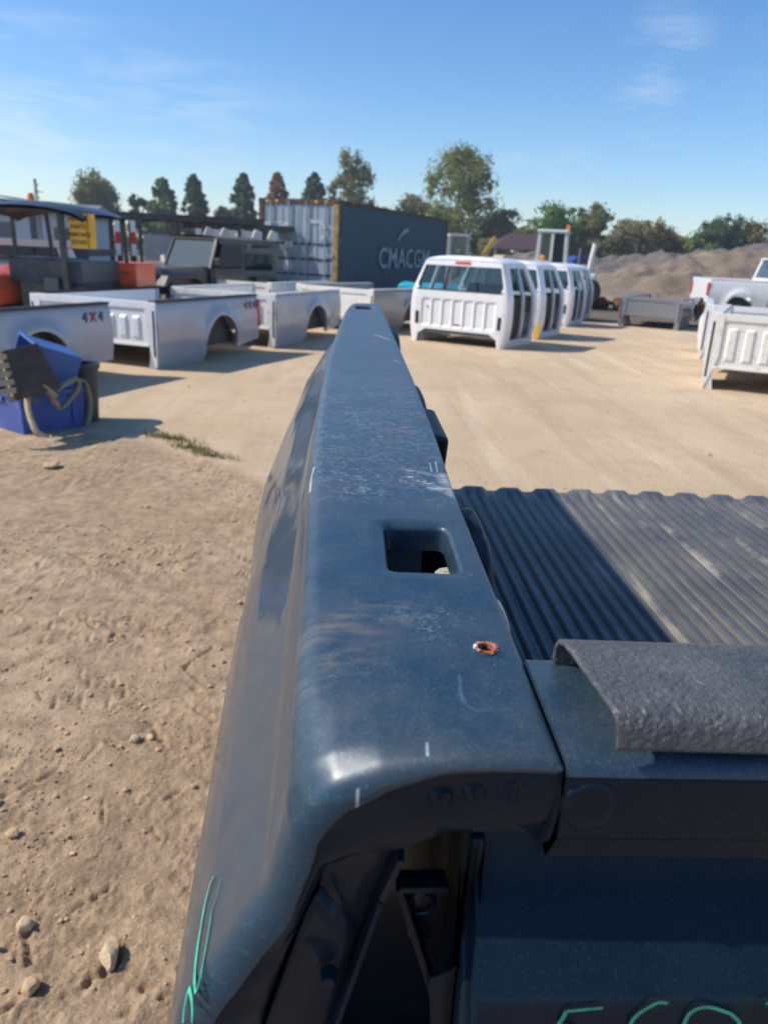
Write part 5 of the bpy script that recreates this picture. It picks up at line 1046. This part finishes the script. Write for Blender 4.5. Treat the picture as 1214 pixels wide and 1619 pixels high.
def jeep():
    t = thing('off_road_car', 'black off-road car with faded soft top and dusty hood, facing left', 'car', (-3.42, 16.4, .0), R(-35)); t.scale = (.92, .92, .95); j = MT['jeep']
    # nose toward -y, x across
    mb = MB(); mb.prism([(.0, .55), (2.15, .50), (2.15, 1.02), (2.10, 1.06), (.0, 1.06)], -.74, .74, 'x'); mb.build('tub', j, t, bevel=.03)
    mb = MB(); V = []
    for k in range(9):
        v = k/8; y = -.02-1.32*v; wd = .66-.12*v
        for i in range(11):
            u = i/10*2-1; V.append((u*wd, y, 1.08-.07*v+.035*(1-u*u)-.10*max(0, abs(u)-.8)/.2))
    mb.add(V, [(r_*11+i, r_*11+i+1, (r_+1)*11+i+1, (r_+1)*11+i) for r_ in range(8) for i in range(10)]); hd = mb.build('hood', mat('dusty_brown_black_hood', (.075, .062, .056), .5, coat=.3, var=.25, vscale=3, dirt=(.16, .13, .11), dirt_amt=.25), t, True)
    mb = MB(); mb.hexa([(-.64, 0, .55), (.64, 0, .55), (.53, -1.33, .55), (-.53, -1.33, .55), (-.64, 0, .99), (.64, 0, .99), (.53, -1.33, .93), (-.53, -1.33, .93)][:4][::-1]+[(-.53, -1.33, .93), (.53, -1.33, .93), (.64, 0, .99), (-.64, 0, .99)]); mb.build('engine_bay', j, t)
    g_ = MB().box(-.55, .55, -1.38, -1.33, .55, 1.0).build('grille', j, t, bevel=.02)
    for k in range(7): MB().box(-.27+k*.082, -.235+k*.082, -1.386, -1.381, .62, .92).build('grille_slot', MT['black'], g_)
    for s in (-1, 1):
        mb = MB(); mb.lathe([(.001, -1.42), (.06, -1.415), (.095, -1.39), (.10, -1.38)], (s*.42, 0, .80), 'y', 20); mb.build('headlight', MT['chrome'], t, True)
        mb = MB(); mb.prism([(-1.42, .72), (-1.30, .93), (-.45, .95), (-.15, .72), (-.05, .5), (-.12, .5), (-.3, .72), (-.5, .86), (-1.2, .86), (-1.36, .70)], min(s*.54, s*.84), max(s*.54, s*.84), 'x'); mb.build('front_fender', j, t, bevel=.02)
        mb = MB(); mb.prism([(1.15, .55), (1.30, .90), (2.0, .90), (2.16, .7), (2.1, .7), (1.95, .84), (1.36, .84), (1.24, .55)], min(s*.74, s*.86), max(s*.74, s*.86), 'x'); mb.build('rear_fender', MT['black'], t)
        wheel(t, s*.76, -.92, .38, .24, None); wheel(t, s*.76, 1.62, .38, .24, None)
        # door with an open window, rear quarter window
        MB().box(min(s*.742, s*.762), max(s*.742, s*.762), .06, .98, .58, 1.08).build('door', j, t, bevel=.01)
        mb = MB(); mb.prism([(.18, 1.10), (.96, 1.10), (.96, 1.56), (.34, 1.56)], min(s*.735, s*.742), max(s*.735, s*.742), 'x'); mb.build('door_window', MT['black'], t)
        mb = MB(); mb.prism([(1.06, 1.12), (1.98, 1.12), (1.92, 1.56), (1.06, 1.58)], min(s*.738, s*.746), max(s*.738, s*.746), 'x'); mb.build('rear_window', MT['glassd'], t)
        MB().bar((s*.70, -.02, 1.05), (s*.66, .26, 1.66), .06, .05).build('windscreen_post', MT['jeep'], t)
        MB().box(min(s*.76, s*.93), max(s*.76, s*.93), .05, .12, 1.12, 1.28).build('mirror', MT['chrome'] if s < 0 else MT['black'], t, bevel=.02)
    mb = MB(); mb.add([(-.66, .0, 1.10), (.66, .0, 1.10), (.62, .25, 1.62), (-.62, .25, 1.62)], [(0, 1, 2, 3)]); mb.build('windscreen', glass('glare_toned_windscreen_glass', (.45, .62, .60), .10, .30), t, fix=False)  # pale diffuse share of the glass stands in for a teal reflection
    MB().bar((-.70, .26, 1.66), (.70, .26, 1.66), .06, .05).build('windscreen_header', MT['jeep'], t); MB().bar((-.70, -.02, 1.07), (.70, -.02, 1.07), .06, .05).build('cowl', j, t)
    mb = MB()
    def st(u, v):
        y = .22+1.92*v; x = (u*2-1); return (x*.73, y, 1.70+.035*(1-x**2)-.08*max(0, v-.85)/.15-(.04*abs(x)**8))
    mb.grid(st, 12, 10); mb.build('soft_top', MT['canvas'], t, True)
    for s in (-1, 1):
        mb = MB(); x = s*.732; mb.prism([(.26, 1.56), (.26, 1.68), (2.1, 1.66), (2.16, 1.55), (2.20, 1.04), (2.0, 1.04), (1.98, 1.12), (1.92, 1.56), (1.06, 1.58), (1.06, 1.06), (.97, 1.06), (.97, 1.56)], min(x, x+s*.008), max(x, x+s*.008), 'x'); mb.build('top_side', MT['jeep'], t)
    MB().box(-.72, .72, 2.14, 2.17, 1.05, 1.60).build('rear_curtain', MT['black'], t); MB().box(-.70, .70, .9, 1.0, .9, 1.3).build('seats', MT['darkin'], t, bevel=.04); MB().box(-.68, .68, .12, .40, .9, 1.12).build('dashboard', MT['darkin'], t)
    MB().box(-.75, .75, -1.58, -1.44, .48, .62).build('front_bumper', MT['black'], t, bevel=.02)
jeep()

# ================================================================== THE PICKUP AT THE RIGHT, OTHER MACHINES FAR OFF
def pickup():
    t = thing('pickup_truck', 'white pickup truck parked at the back right with red tail lights', 'pickup truck', (9.25, 20.9, .0), R(-100)); t.scale = (1, .84, 1); W = 1.86; z0 = .42
    for s in (1, -1):
        mb = side_shell(MB(), 1.75, .78, W, s, .82, .40, .06, bottom=.10, rbot=.10); mb.V = [(v[0], 1.75-v[1], v[2]+z0) for v in mb.V]; mb.build('bed_side', MT['white'], t, True)
        MB().box(min(s*W/2-s*.10, s*W/2), max(s*W/2-s*.10, s*W/2), 0, 1.75, z0+.77, z0+.80).build('bed_rail', MT['white'], t, bevel=.01)
        a, b_ = sorted((s*(W/2-.15), s*(W/2+.035))); MB().box(a, b_, -.035, .02, z0+.38, z0+.70).build('tail_light', MT['red'], t, bevel=.015)
        wheel(t, s*(W/2-.12), .93, .40, .26, None); wheel(t, s*(W/2-.12), 4.05, .40, .26, None)
        mb = MB(); mb.prism([(1.81, z0+.10), (3.50, z0+.10), (3.50, z0+.78), (3.37, z0+.80), (2.73, z0+1.32), (2.03, z0+1.34), (1.85, z0+.80), (1.81, z0+.78)], min(s*.80, s*.93), max(s*.80, s*.93), 'x'); mb.build('cab_side', MT['white'], t, bevel=.02)
        mb = MB(); mb.prism([(2.17, z0+.80), (3.17, z0+.80), (2.70, z0+1.26), (2.17, z0+1.26)], min(s*.931, s*.936), max(s*.931, s*.936), 'x'); mb.build('side_window', MT['glassd'], t)
        mb = MB(); mb.prism([(3.50, z0+.12), (3.61, z0+.12), (3.70, z0+.45), (4.05, z0+.55), (4.40, z0+.45), (4.50, z0+.2), (4.85, z0+.2), (4.85, z0+.68), (3.50, z0+.78)], min(s*.80, s*.94), max(s*.80, s*.94), 'x'); mb.build('front_fender', MT['white'], t, bevel=.02)
    MB().box(-W/2+.10, W/2-.10, -.01, .05, z0+.20, z0+.79).build('tailgate', MT['white'], t, bevel=.015); MB().box(-W/2+.05, W/2-.05, -.16, -.02, z0+.0, z0+.16).build('rear_bumper', MT['rust'], t, bevel=.02)
    MB().box(-W/2+.10, W/2-.10, .05, 1.75, z0+.25, z0+.30).build('bed_floor', MT['white'], t); MB().box(-.80, .80, 1.95, 2.75, z0+1.31, z0+1.36).build('roof', MT['white'], t, bevel=.03)
    MB().box(-.80, .80, 3.45, 4.8, z0+.66, z0+.80).build('hood', MT['white'], t, bevel=.04); MB().box(-.80, .80, 1.81, 1.85, z0+.2, z0+.86).build('cab_rear', MT['white'], t); MB().box(-.4, .4, .0, 4.8, z0-.12, z0+.1).build('chassis', MT['rust'], t)
    mb = MB(); mb.add([(-.76, 1.87, z0+.86), (.76, 1.87, z0+.86), (.72, 2.02, z0+1.28), (-.72, 2.02, z0+1.28)], [(0, 1, 2, 3)]); mb.build('rear_window', MT['glassd'], t, fix=False); mb = MB(); mb.add([(-.76, 3.35, z0+.80), (.76, 3.35, z0+.80), (.72, 2.75, z0+1.30), (-.72, 2.75, z0+1.30)], [(0, 1, 2, 3)]); mb.build('windscreen', MT['glassd'], t, fix=False)
pickup()
t = thing('wheel_loader', 'white tall cab of a loader with dark windows rising behind the white cab shells', 'machine', (6.45, 26.2, 0), R(-18)); cw = MT['cream']
for (x, y) in ((-.42, -.4), (.0, -.42), (.42, -.4), (-.42, .5), (.42, .5)): MB().bar((x*1.12, y, 1.05), (x, y, 2.30), .09, .08, (0, 1, 0)).build('cab_post', cw, t)
MB().box(-.50, .50, -.48, .58, 2.30, 2.40).build('cab_roof', cw, t, bevel=.03); MB().box(-.52, .0, -.46, -.42, 1.15, 1.45).build('cab_panel', cw, t); MB().box(-.37, -.05, -.41, -.40, 1.47, 2.28).build('cab_window', MT['glassd'], t); MB().box(.05, .40, -.38, -.37, 1.2, 2.28).build('cab_door_window', MT['black'], t)
MB().box(-.40, .40, .48, .50, 1.2, 2.28).build('rear_window', MT['glassd'], t)
MB().box(-.6, 1.5, -.5, .6, .55, 1.12).build('body', cw, t, bevel=.05); MB().box(.62, 1.4, -.40, .40, 1.12, 1.3).build('engine_cover', MT['woodp'], t, bevel=.04)
for (x, z) in ((.46, 2.40),): MB().box(x-.06, x+.06, -.40, -.28, z, z+.15).build('beacon', MT['orange2'], t, bevel=.02)
for (x, y) in ((-.3, -.55), (1.2, -.55), (-.3, .6), (1.2, .6)): wheel(t, x, y, .5, .35, cw, 'y')
t = thing('exhaust_stack', 'pale leaning pipe standing right of the loader cab', 'pipe', (6.85, 23.2, 0)); mb = MB(); mb.tube([(-.05, 0, 0), (0, 0, 1.2), (.10, 0, 1.98)], .07, 12); mb.build('tube', MT['cream'], t, True); mb = MB(); mb.tube([(-.30, .2, 0), (-.26, .2, 1.85)], .025, 8); mb.build('thin_rod', MT['grey'], t, True)
t = thing('backhoe', 'yellow machine with a glazed cab beside the far end of the container', 'machine', (6.25, 49.3, 0)); 
for (x, y) in ((-.55, -.5), (.55, -.5), (-.55, .5), (.55, .5)): MB().box(x-.05, x+.05, y-.05, y+.05, 1.4, 2.55).build('cab_post', MT['shedw'], t)
MB().box(-.62, .62, -.6, .6, 2.55, 2.68).build('cab_roof', MT['shedw'], t, bevel=.04); MB().box(-.5, .5, -.47, -.45, 1.45, 2.5).build('cab_window', MT['glassc'], t); MB().box(-.9, 2.4, -.6, .6, .7, 1.4).build('body', MT['yellow'], t, bevel=.08); MB().bar((1.4, 0, 1.2), (2.3, 0, 2.6), .25, .25).build('boom', MT['yellow'], t)
for x in (-.4, 1.8): wheel(t, x, -.7, .6, .35, MT['yellow'], 'y')
def van(label, x, y, m, L=4.4, h=1.75, rz=0, nm='parked_van', cat='van'):
    t = thing(nm, label, cat, (x, y, 0), R(rz), None); mb = MB(); mb.prism([(-L/2, .35), (L/2, .35), (L/2, h*.52), (L/2-.8, h*.58), (L/2-1.4, h*.97), (-L/2+.3, h), (-L/2, h*.85)], -.9, .9, 'y'); mb.build('body', m, t, bevel=.06)
    mb = MB(); mb.prism([(-L/2+.5, h*.62), (L/2-1.0, h*.62), (L/2-1.45, h*.90), (-L/2+.6, h*.92)], -.915, -.905, 'y'); mb.build('side_window', MT['glassd'], t)
    for x_ in (-L/2+.8, L/2-.8): wheel(t, x_, -.85, .34, .2, None, 'y')
van('small white car far off behind the loader cab and cab shells', 11.4, 47.5, MT['white'], 3.0, 1.75, 0, 'parked_car', 'car'); van('pale yellow truck far off, left of the small white car', 9.3, 46.2, MT['woodp'], 2.6, 1.6, 8, 'parked_truck', 'truck'); van('dark blue car far off, right of the small white car', 13.4, 46.0, mat('dark_blue_paint', (.02, .05, .2), .4), 2.2, 1.75, 0, 'parked_car', 'car')
t = thing('tarpaulin_heap', 'low stack under a turquoise tarpaulin beside the container, left of the nearest cab', 'tarpaulin', (2.25, 18.8, 0), R(-8)); mb = MB(); mb.grid(lambda u, v: (-1.3+2.6*u, -.8+1.6*v, .80*smooth(0, .06, min(u, 1-u, v, 1-v))+.03*math.sin(u*19)*math.sin(v*11)), 40, 20); mb.build('sheet', MT['teal'], t, True)
# buildings
t = thing('metal_shed', 'long pale metal shed with dark door bays at the far left', 'shed', (-24, 43, 0), R(4)); 
MB().box(-14, 9.5, 0, 6, 0, 2.45).build('wall', MT['shedw'], t); mb = MB(); mb.prism([(-.4, 2.45), (6.4, 2.45), (6.4, 2.6), (3, 3.2), (-.4, 2.6)], -14.4, 9.9, 'x'); mb.build('roof', MT['grey'], t)
for x in (-2, 2.2): MB().box(x, x+3.6, -.06, -.01, .1, 2.05).build('bay_door', MT['shedd'], t)
for k in range(28): MB().box(-13.8+k*.82, -13.74+k*.82, -.03, -.001, 2.08, 2.44).build('siding_rib', MT['shedw'], t)
MB().box(8.0, 9.0, -.05, -.01, 1.3, 1.9).build('window', MT['glassd'], t)
t = thing('site_trailer', 'cream ribbed site trailer behind the black car, left of the container', 'trailer', (-7.6, 38.5, 0), R(3)); MB().box(0, 6, 0, 2.4, .4, 2.45).build('wall', MT['cream'], t)
for k in range(18): MB().box(.15+k*.33, .22+k*.33, -.03, -.001, .45, 2.40).build('siding_rib', MT['cream'], t)
MB().box(-.1, 6.1, -.1, 2.5, 2.45, 2.58).build('roof', MT['shedw'], t); wheel(t, 1.5, .1, .38, .2, None, 'y'); wheel(t, 4.5, .1, .38, .2, None, 'y')
t = thing('park_shelter', 'distant open shelter with a brown hip roof among the trees', 'shelter', (16.6, 79, 0)); mb = MB(); V = [(-3.6, -2.6, 2.25), (3.6, -2.6, 2.25), (3.6, 2.6, 2.25), (-3.6, 2.6, 2.25), (-1.5, 0, 3.75), (1.5, 0, 3.75)]; mb.add(V, [(0, 1, 5, 4), (1, 2, 5), (2, 3, 4, 5), (3, 0, 4), (3, 2, 1, 0)]); mb.build('roof', MT['roofb'], t)
for x in (-3.2, -1.1, 1.1, 3.2):
    for y in (-2.3, 2.3): MB().box(x-.1, x+.1, y-.1, y+.1, 0, 2.25).build('post', MT['woodp'], t)
t = thing('beacon_mast', 'thin lattice antenna with an orange beacon above the canopies at the left', 'mast', (-10.8, 27.9, 0)); 
for x in (-.06, .06): MB().bar((x+.1, 0, 0), (x*.4+.05, 0, 3.25), .03, .03).build('leg', MT['dkgrey'], t)
for k in range(7): MB().bar((-.02+.1, 0, 1.8+k*.2), (.10+.05, 0, 1.9+k*.2), .02, .02).build('strut', MT['dkgrey'], t)
for z in (2.55, 2.85): MB().bar((-.12+.1, 0, z), (.3, 0, z), .02, .02).build('antenna_arm', MT['dkgrey'], t)
mb = MB(); mb.lathe([(.10, 2.40), (.12, 2.42), (.12, 2.70), (.08, 2.80), (.001, 2.82)], (-.14, 0, 0), 'z', 16); mb.build('beacon', MT['orange2'], t, True); MB().box(-.24, -.04, -.05, .05, 0, 2.40).build('beacon_post', MT['dkgrey'], t)

# rusty scrap in a row before the piles
rnd = random.Random(21)
for k, (x, y, lab) in enumerate(((8.1, 25.5, 'dark rusty scrap part, leftmost in the row before the gravel piles'), (8.9, 25.2, 'orange rust coloured scrap part, second from the left in the row'), (9.75, 24.9, 'low black scrap part in the middle of the rusty row'), (10.5, 24.6, 'squat brown scrap part, second from the right in the rusty row'), (11.3, 24.2, 'broad rusty scrap part, rightmost in the row before the gravel piles'))):
    t = thing('scrap_axle', lab, 'scrap part', (x, y, 0), R(rnd.uniform(-20, 20)), 'rusty scrap parts in a row')
    m_ = MT['rust'] if k != 2 else MT['blackpaint']; mb = MB(); mb.tube([(-.45, 0, .22), (-.1, 0, .24), (.1, 0, .24), (.45, 0, .22)], [.06, .06, .06, .06], 10); mb.build('axle_tube', m_, t, True); mb = MB(); mb.lathe([(.02, -.12), (.14, -.08), (.17, 0), (.14, .08), (.02, .12)], (0, 0, .25), 'y', 16); mb.build('differential', MT['blackpaint'] if k % 2 else m_, t, True)
    for s in (-.42, .42): mb = MB(); mb.lathe([(.001, -.05), (.15, -.05), (.17, 0), (.17, .04), (.001, .05)], (s, 0, .2), 'x', 18); mb.build('brake_drum', m_, t, True)
    MB().box(-.3, .25, .1, .4, .0, .30+.1*(k % 2)).build('housing', MT['brownpanel'] if k % 2 else MT['rust'], t, bevel=.03)

# ================================================================== GRAVEL AND DIRT PILES
def pile(name, label, m, x0, x1, y0, y1, hf, n=150, seed=0):
    X, Yy = np.meshgrid(np.linspace(x0, x1, n), np.linspace(y0, y1, n)); Z = hf(X, Yy); Z = Z*(1+.16*(fbm(X*.35, Yy*.35, 4, seed)-.5))+((fbm(X*.8, Yy*.8, 3, seed+7)-.5)*1.0+(fbm(X*2.2, Yy*2.2, 4, seed+3, .65)-.5)*.55)*np.clip(Z, 0, 1)-.06
    V = np.stack([X, Yy, Z], -1).reshape(-1, 3).tolist(); idx = np.arange(n*n).reshape(n, n); F = np.stack([idx[:-1, :-1], idx[:-1, 1:], idx[1:, 1:], idx[1:, :-1]], -1).reshape(-1, 4).tolist()
    o = mesh_obj(name, V, F, m, None, True); tag(o, label, 'pile'); return o
def sst(a, b_, x): t = np.clip((x-a)/(b_-a), 0, 1); return t*t*(3-2*t)
def pm(name, c, c2, vs):
    m = mat(name, c, .95, var=.3, vscale=vs, bump=1.0, bscale=7, dirt=c2, dirt_amt=.3); return m
gA = pm('grey_brown_crushed_stone', (.135, .115, .10), (.25, .225, .20), 1.1); gB = pm('tan_heaped_dirt', (.195, .15, .105), (.13, .105, .085), .7); gC = pm('grey_rubble', (.12, .105, .095), (.24, .22, .20), .9)
pile('gravel_pile', 'long low ridge of grey brown gravel behind the yard at the right', gA, 9, 60, 29, 58, lambda X, Y: np.interp(X, [9, 11, 13, 15, 18, 22, 30, 45, 60], [.0, .9, 1.35, 1.6, 2.1, 2.2, 2.3, 2.2, 0])*sst(30, 43, Y)*sst(58, 46, Y), 170, 1)
pile('dirt_pile', 'tan dirt mound in front of the gravel ridge, behind the white pickup', gB, 9, 34, 25, 46, lambda X, Y: 2.05*np.clip(1-np.hypot((X-18.5)/9.5, (Y-36)/9.0), 0, 1)**.8*1.15+.8*np.clip(1-np.hypot((X-25)/8, (Y-36)/8), 0, 1), 140, 5)
pile('rubble_pile', 'tallest grey rubble heap at the right edge before the trees', gC, 16, 70, 42, 84, lambda X, Y: 4.1*np.clip(1-np.hypot((X-38)/20, (Y-62)/19), 0, 1)**.75, 170, 9)
pile('gravel_heap', 'small dark gravel heap at the left end of the ridge, behind the loader cab', gA, 4.5, 14, 34, 50, lambda X, Y: 1.7*np.clip(1-np.hypot((X-9.3)/4.4, (Y-42)/6), 0, 1)**.8, 80, 13)

# ================================================================== TREES
def leafm(name, c, v=.35):
    m = mat(name, c, .7, var=v, vscale=.45, spec=.2); nt = m.node_tree; b = nt.nodes['Principled BSDF']; o = next(n for n in nt.nodes if n.type == 'OUTPUT_MATERIAL')
    tr = N(nt, 'ShaderNodeBsdfTranslucent'); mx = N(nt, 'ShaderNodeMixShader'); mx.inputs[0].default_value = .5; Lk(nt, b.inputs['Base Color'].links[0].from_socket, tr.inputs[0]); Lk(nt, b.outputs[0], mx.inputs[1]); Lk(nt, tr.outputs[0], mx.inputs[2]); Lk(nt, mx.outputs[0], o.inputs[0]); return m
LM = dict(olive=leafm('olive_leaves', (.24, .235, .065)), green=leafm('green_leaves', (.16, .22, .05)), dark=leafm('dark_needles', (.09, .145, .055)), rustl=leafm('rust_leaves', (.32, .17, .075)), pale=leafm('pale_autumn_leaves', (.28, .26, .13)), brown=leafm('brown_olive_leaves', (.25, .21, .08)), yel=leafm('yellow_green_leaves', (.26, .28, .07)), bright=leafm('bright_green_leaves', (.13, .23, .04)), blu=leafm('blue_green_needles', (.085, .14, .08)))
bark = mat('grey_bark', (.10, .085, .07), .9)
def crown_mesh(kind, w_, h, n, leaf, rnd, dens=1.0):
    V = []; F = []; cl = []
    if kind == 'conifer':
        for k in range(int(170)):
            f = rnd.random()**.8; r_ = w_/2*(1-f)**.55*rnd.uniform(.5, 1.25); a = rnd.uniform(0, 6.28); cl.append((r_*math.cos(a), r_*math.sin(a), h*(.12+.86*f)-r_*.12, w_*.115*(1-f*.5), .6))
    elif kind == 'poplar':
        for k in range(90):
            f = rnd.random(); r_ = w_/2*(math.sin(math.pi*min(1, .12+f*.83))**.55)*rnd.uniform(.35, 1.0); a = rnd.uniform(0, 6.28); cl.append((r_*math.cos(a), r_*math.sin(a), h*(.14+.84*f), w_*.13*rnd.uniform(.7, 1.3), 1.1))
    else:
        lob = [(rnd.uniform(-.28, .28)*w_, rnd.uniform(-.28, .28)*w_, h*rnd.uniform(.45, .82), w_*rnd.uniform(.20, .32)) for _ in range(7)]
        for k in range(95):
            L_ = rnd.choice(lob); d = Vector((rnd.gauss(0, 1), rnd.gauss(0, 1), rnd.gauss(0, .9))).normalized()*L_[3]*rnd.uniform(.55, 1.08); cl.append((L_[0]+d.x, L_[1]+d.y, min(h*.98, L_[2]+d.z), w_*.11*rnd.uniform(.7, 1.4), .8))
    for k in range(n):
        c = cl[rnd.randrange(len(cl))]; r_ = c[3]*min(1.15, abs(rnd.gauss(.0, .75))); d = Vector((rnd.gauss(0, 1), rnd.gauss(0, 1), rnd.gauss(0, 1))).normalized(); p = Vector((c[0]+d.x*r_, c[1]+d.y*r_, c[2]+d.z*r_*c[4]))
        if kind == 'conifer' and rnd.random() < .4: p.z -= rnd.random()*.3
        s = leaf*rnd.uniform(.6, 1.3); nrm_ = (d*.8+Vector((c[0], c[1], .6)).normalized()*.7+Vector((rnd.gauss(0, .45), rnd.gauss(0, .45), rnd.gauss(0, .45)))).normalized(); a = nrm_.orthogonal().normalized(); a = a*math.cos(k)+nrm_.cross(a)*math.sin(k); b_ = nrm_.cross(a); i = len(V)
        V += [tuple(p-a*s*.5), tuple(p+b_*s*.35), tuple(p+a*s*.5), tuple(p-b_*s*.35)]; F.append((i, i+1, i+2, i+3))
    return V, F, cl
TREES = [  # x, y, height, width, kind, leaves, label
    (-26.3, 86, 8.0, 6.2, 'broad', 'olive', 3000, 'olive broad tree above the canopies, leftmost in the far row'), (-23.3, 88, 6.6, 2.2, 'broad', 'dark', 900, 'slim small dark tree just right of the leftmost olive tree'), (-20.6, 87.6, 7.9, 4.4, 'conifer', 'green', 2600, 'wide green pine, third tree from the left of the row'),
    (-17.4, 88.2, 8.4, 3.9, 'conifer', 'dark', 2400, 'dark spiky pine, fourth tree from the left'), (-14.6, 89, 5.6, 3.0, 'broad', 'pale', 900, 'low pale tree between the two dark pines'), (-12.3, 89, 8.9, 3.9, 'conifer', 'dark', 2600, 'dark dense pine just left of the container roof'),
    (-8.7, 89.5, 9.1, 3.8, 'conifer', 'rustl', 2300, 'rust brown tree over the left end of the container'), (-7.2, 94, 7.4, 3.2, 'broad', 'rustl', 1000, 'lower rust coloured tree behind the brown one'), (-4.7, 89.8, 9.3, 4.4, 'conifer', 'blu', 2300, 'blue green pine above the container doors'), (-.8, 90, 11.4, 5.2, 'poplar', 'olive', 3000, 'tall rounded olive tree above the middle of the container'),
    (5.6, 91, 8.2, 5.0, 'broad', 'pale', 1500, 'pale thin tree left of the tallest poplar'), (11.0, 89.3, 12.0, 8.6, 'poplar', 'yel', 5200, 'tallest tree, a full yellow green poplar beyond the container'), (16.3, 90, 6.4, 5.2, 'broad', 'brown', 2000, 'brown olive tree behind the brown roofed shelter'),
    (21.2, 87.5, 6.7, 7.4, 'broad', 'bright', 3200, 'bright green round tree behind the white loader cab'), (25.6, 88, 7.3, 5.6, 'broad', 'olive', 2400, 'tall olive tree above the left end of the gravel ridge'), (28.6, 86, 6.2, 5.4, 'broad', 'pale', 2000, 'paler olive tree in the middle of the right clump'), (31.5, 84.6, 5.5, 5.6, 'broad', 'brown', 2200, 'dull brown green tree over the gravel ridge'),
    (34.4, 83.4, 4.3, 3.4, 'broad', 'yel', 1000, 'small yellowish tree in the gap over the gravel ridge'), (38.2, 84, 7.0, 5.4, 'broad', 'dark', 2600, 'dark green rounded tree standing behind the rubble heap'), (35.4, 81, 4.6, 3.6, 'broad', 'green', 1100, 'low green bush left of the dark tree by the rubble heap'), (43.5, 86, 6.2, 6.0, 'broad', 'brown', 2200, 'greyish brown tree at the right edge beyond the rubble')]
rnd = random.Random(77)
for (x, y, h, w_, kind, lm, n, lab) in TREES:
    t = thing('pine_tree' if kind == 'conifer' else 'leafy_tree', lab, 'tree', (x, y, 0), rnd.uniform(0, 6)); V, F, cl = crown_mesh(kind, w_, h, int(n*3.2), .34, rnd); mesh_obj('crown', V, F, LM[lm], t)
    mb = MB(); mb.tube([(0, 0, 0), (.05, .03, h*.4), (0, 0, h*.92)], [.045*h/2.2, .03*h/2.2, .02], 7)
    for c in cl[::5]: mb.tube([(0, 0, c[2]*.55), (c[0]*.5, c[1]*.5, c[2]*.8), (c[0], c[1], c[2])], [.07, .05, .02], 5, False)
    mb.build('trunk', bark, t, True, fix=False)
# undergrowth and the far wood, one mass
for (nm, lab, xa, xb, ya, yb, ha, hb_, n, lm) in (('far_wood', 'distant low line of scrub and woodland along the horizon', -62, 75, 93, 108, 2.6, 4.2, 15000, 'olive'), ('scrub', 'dark scrub at the foot of the trees on the right', 13, 52, 84, 91, 3.0, 5.2, 16000, 'olive'), ('hedge', 'dark low hedge below the trees on the left', -60, 12, 84, 92, 1.4, 2.6, 6000, 'dark')):
    V = []; F = []
    for k in range(n):
        x = rnd.uniform(xa, xb); y = rnd.uniform(ya, yb); top_ = ha+(hb_-ha)*float(vnoise(np.array(x*.33), np.array(y*.1), 4)); z = top_*rnd.random()**.6; s = rnd.uniform(.25, .5)
        a = Vector((rnd.gauss(0, 1), rnd.gauss(0, 1), rnd.gauss(0, .7))).normalized(); b_ = a.orthogonal().normalized(); p = Vector((x, y, z)); i = len(V); V += [tuple(p-a*s*.5), tuple(p+b_*s*.4), tuple(p+a*s*.5), tuple(p-b_*s*.4)]; F.append((i, i+1, i+2, i+3))
    tag(mesh_obj(nm, V, F, LM[lm]), lab, 'undergrowth', kind='stuff')
# ================================================================== HAZE
hz = MB().box(-90, 110, -12, 125, -1.2, 14.5).build('haze', MT['white'], None); hz.data.materials.clear()
hm = bpy.data.materials.new('thin_haze'); hm.use_nodes = True; nt = hm.node_tree; nt.nodes.clear(); o = N(nt, 'ShaderNodeOutputMaterial'); pv_ = N(nt, 'ShaderNodeVolumePrincipled'); pv_.inputs['Density'].default_value = .0010; pv_.inputs['Color'].default_value = (.82, .88, 1, 1); pv_.inputs['Anisotropy'].default_value = .3
Lk(nt, pv_.outputs[0], o.inputs['Volume']); hz.data.materials.append(hm); tag(hz, kind='stuff')
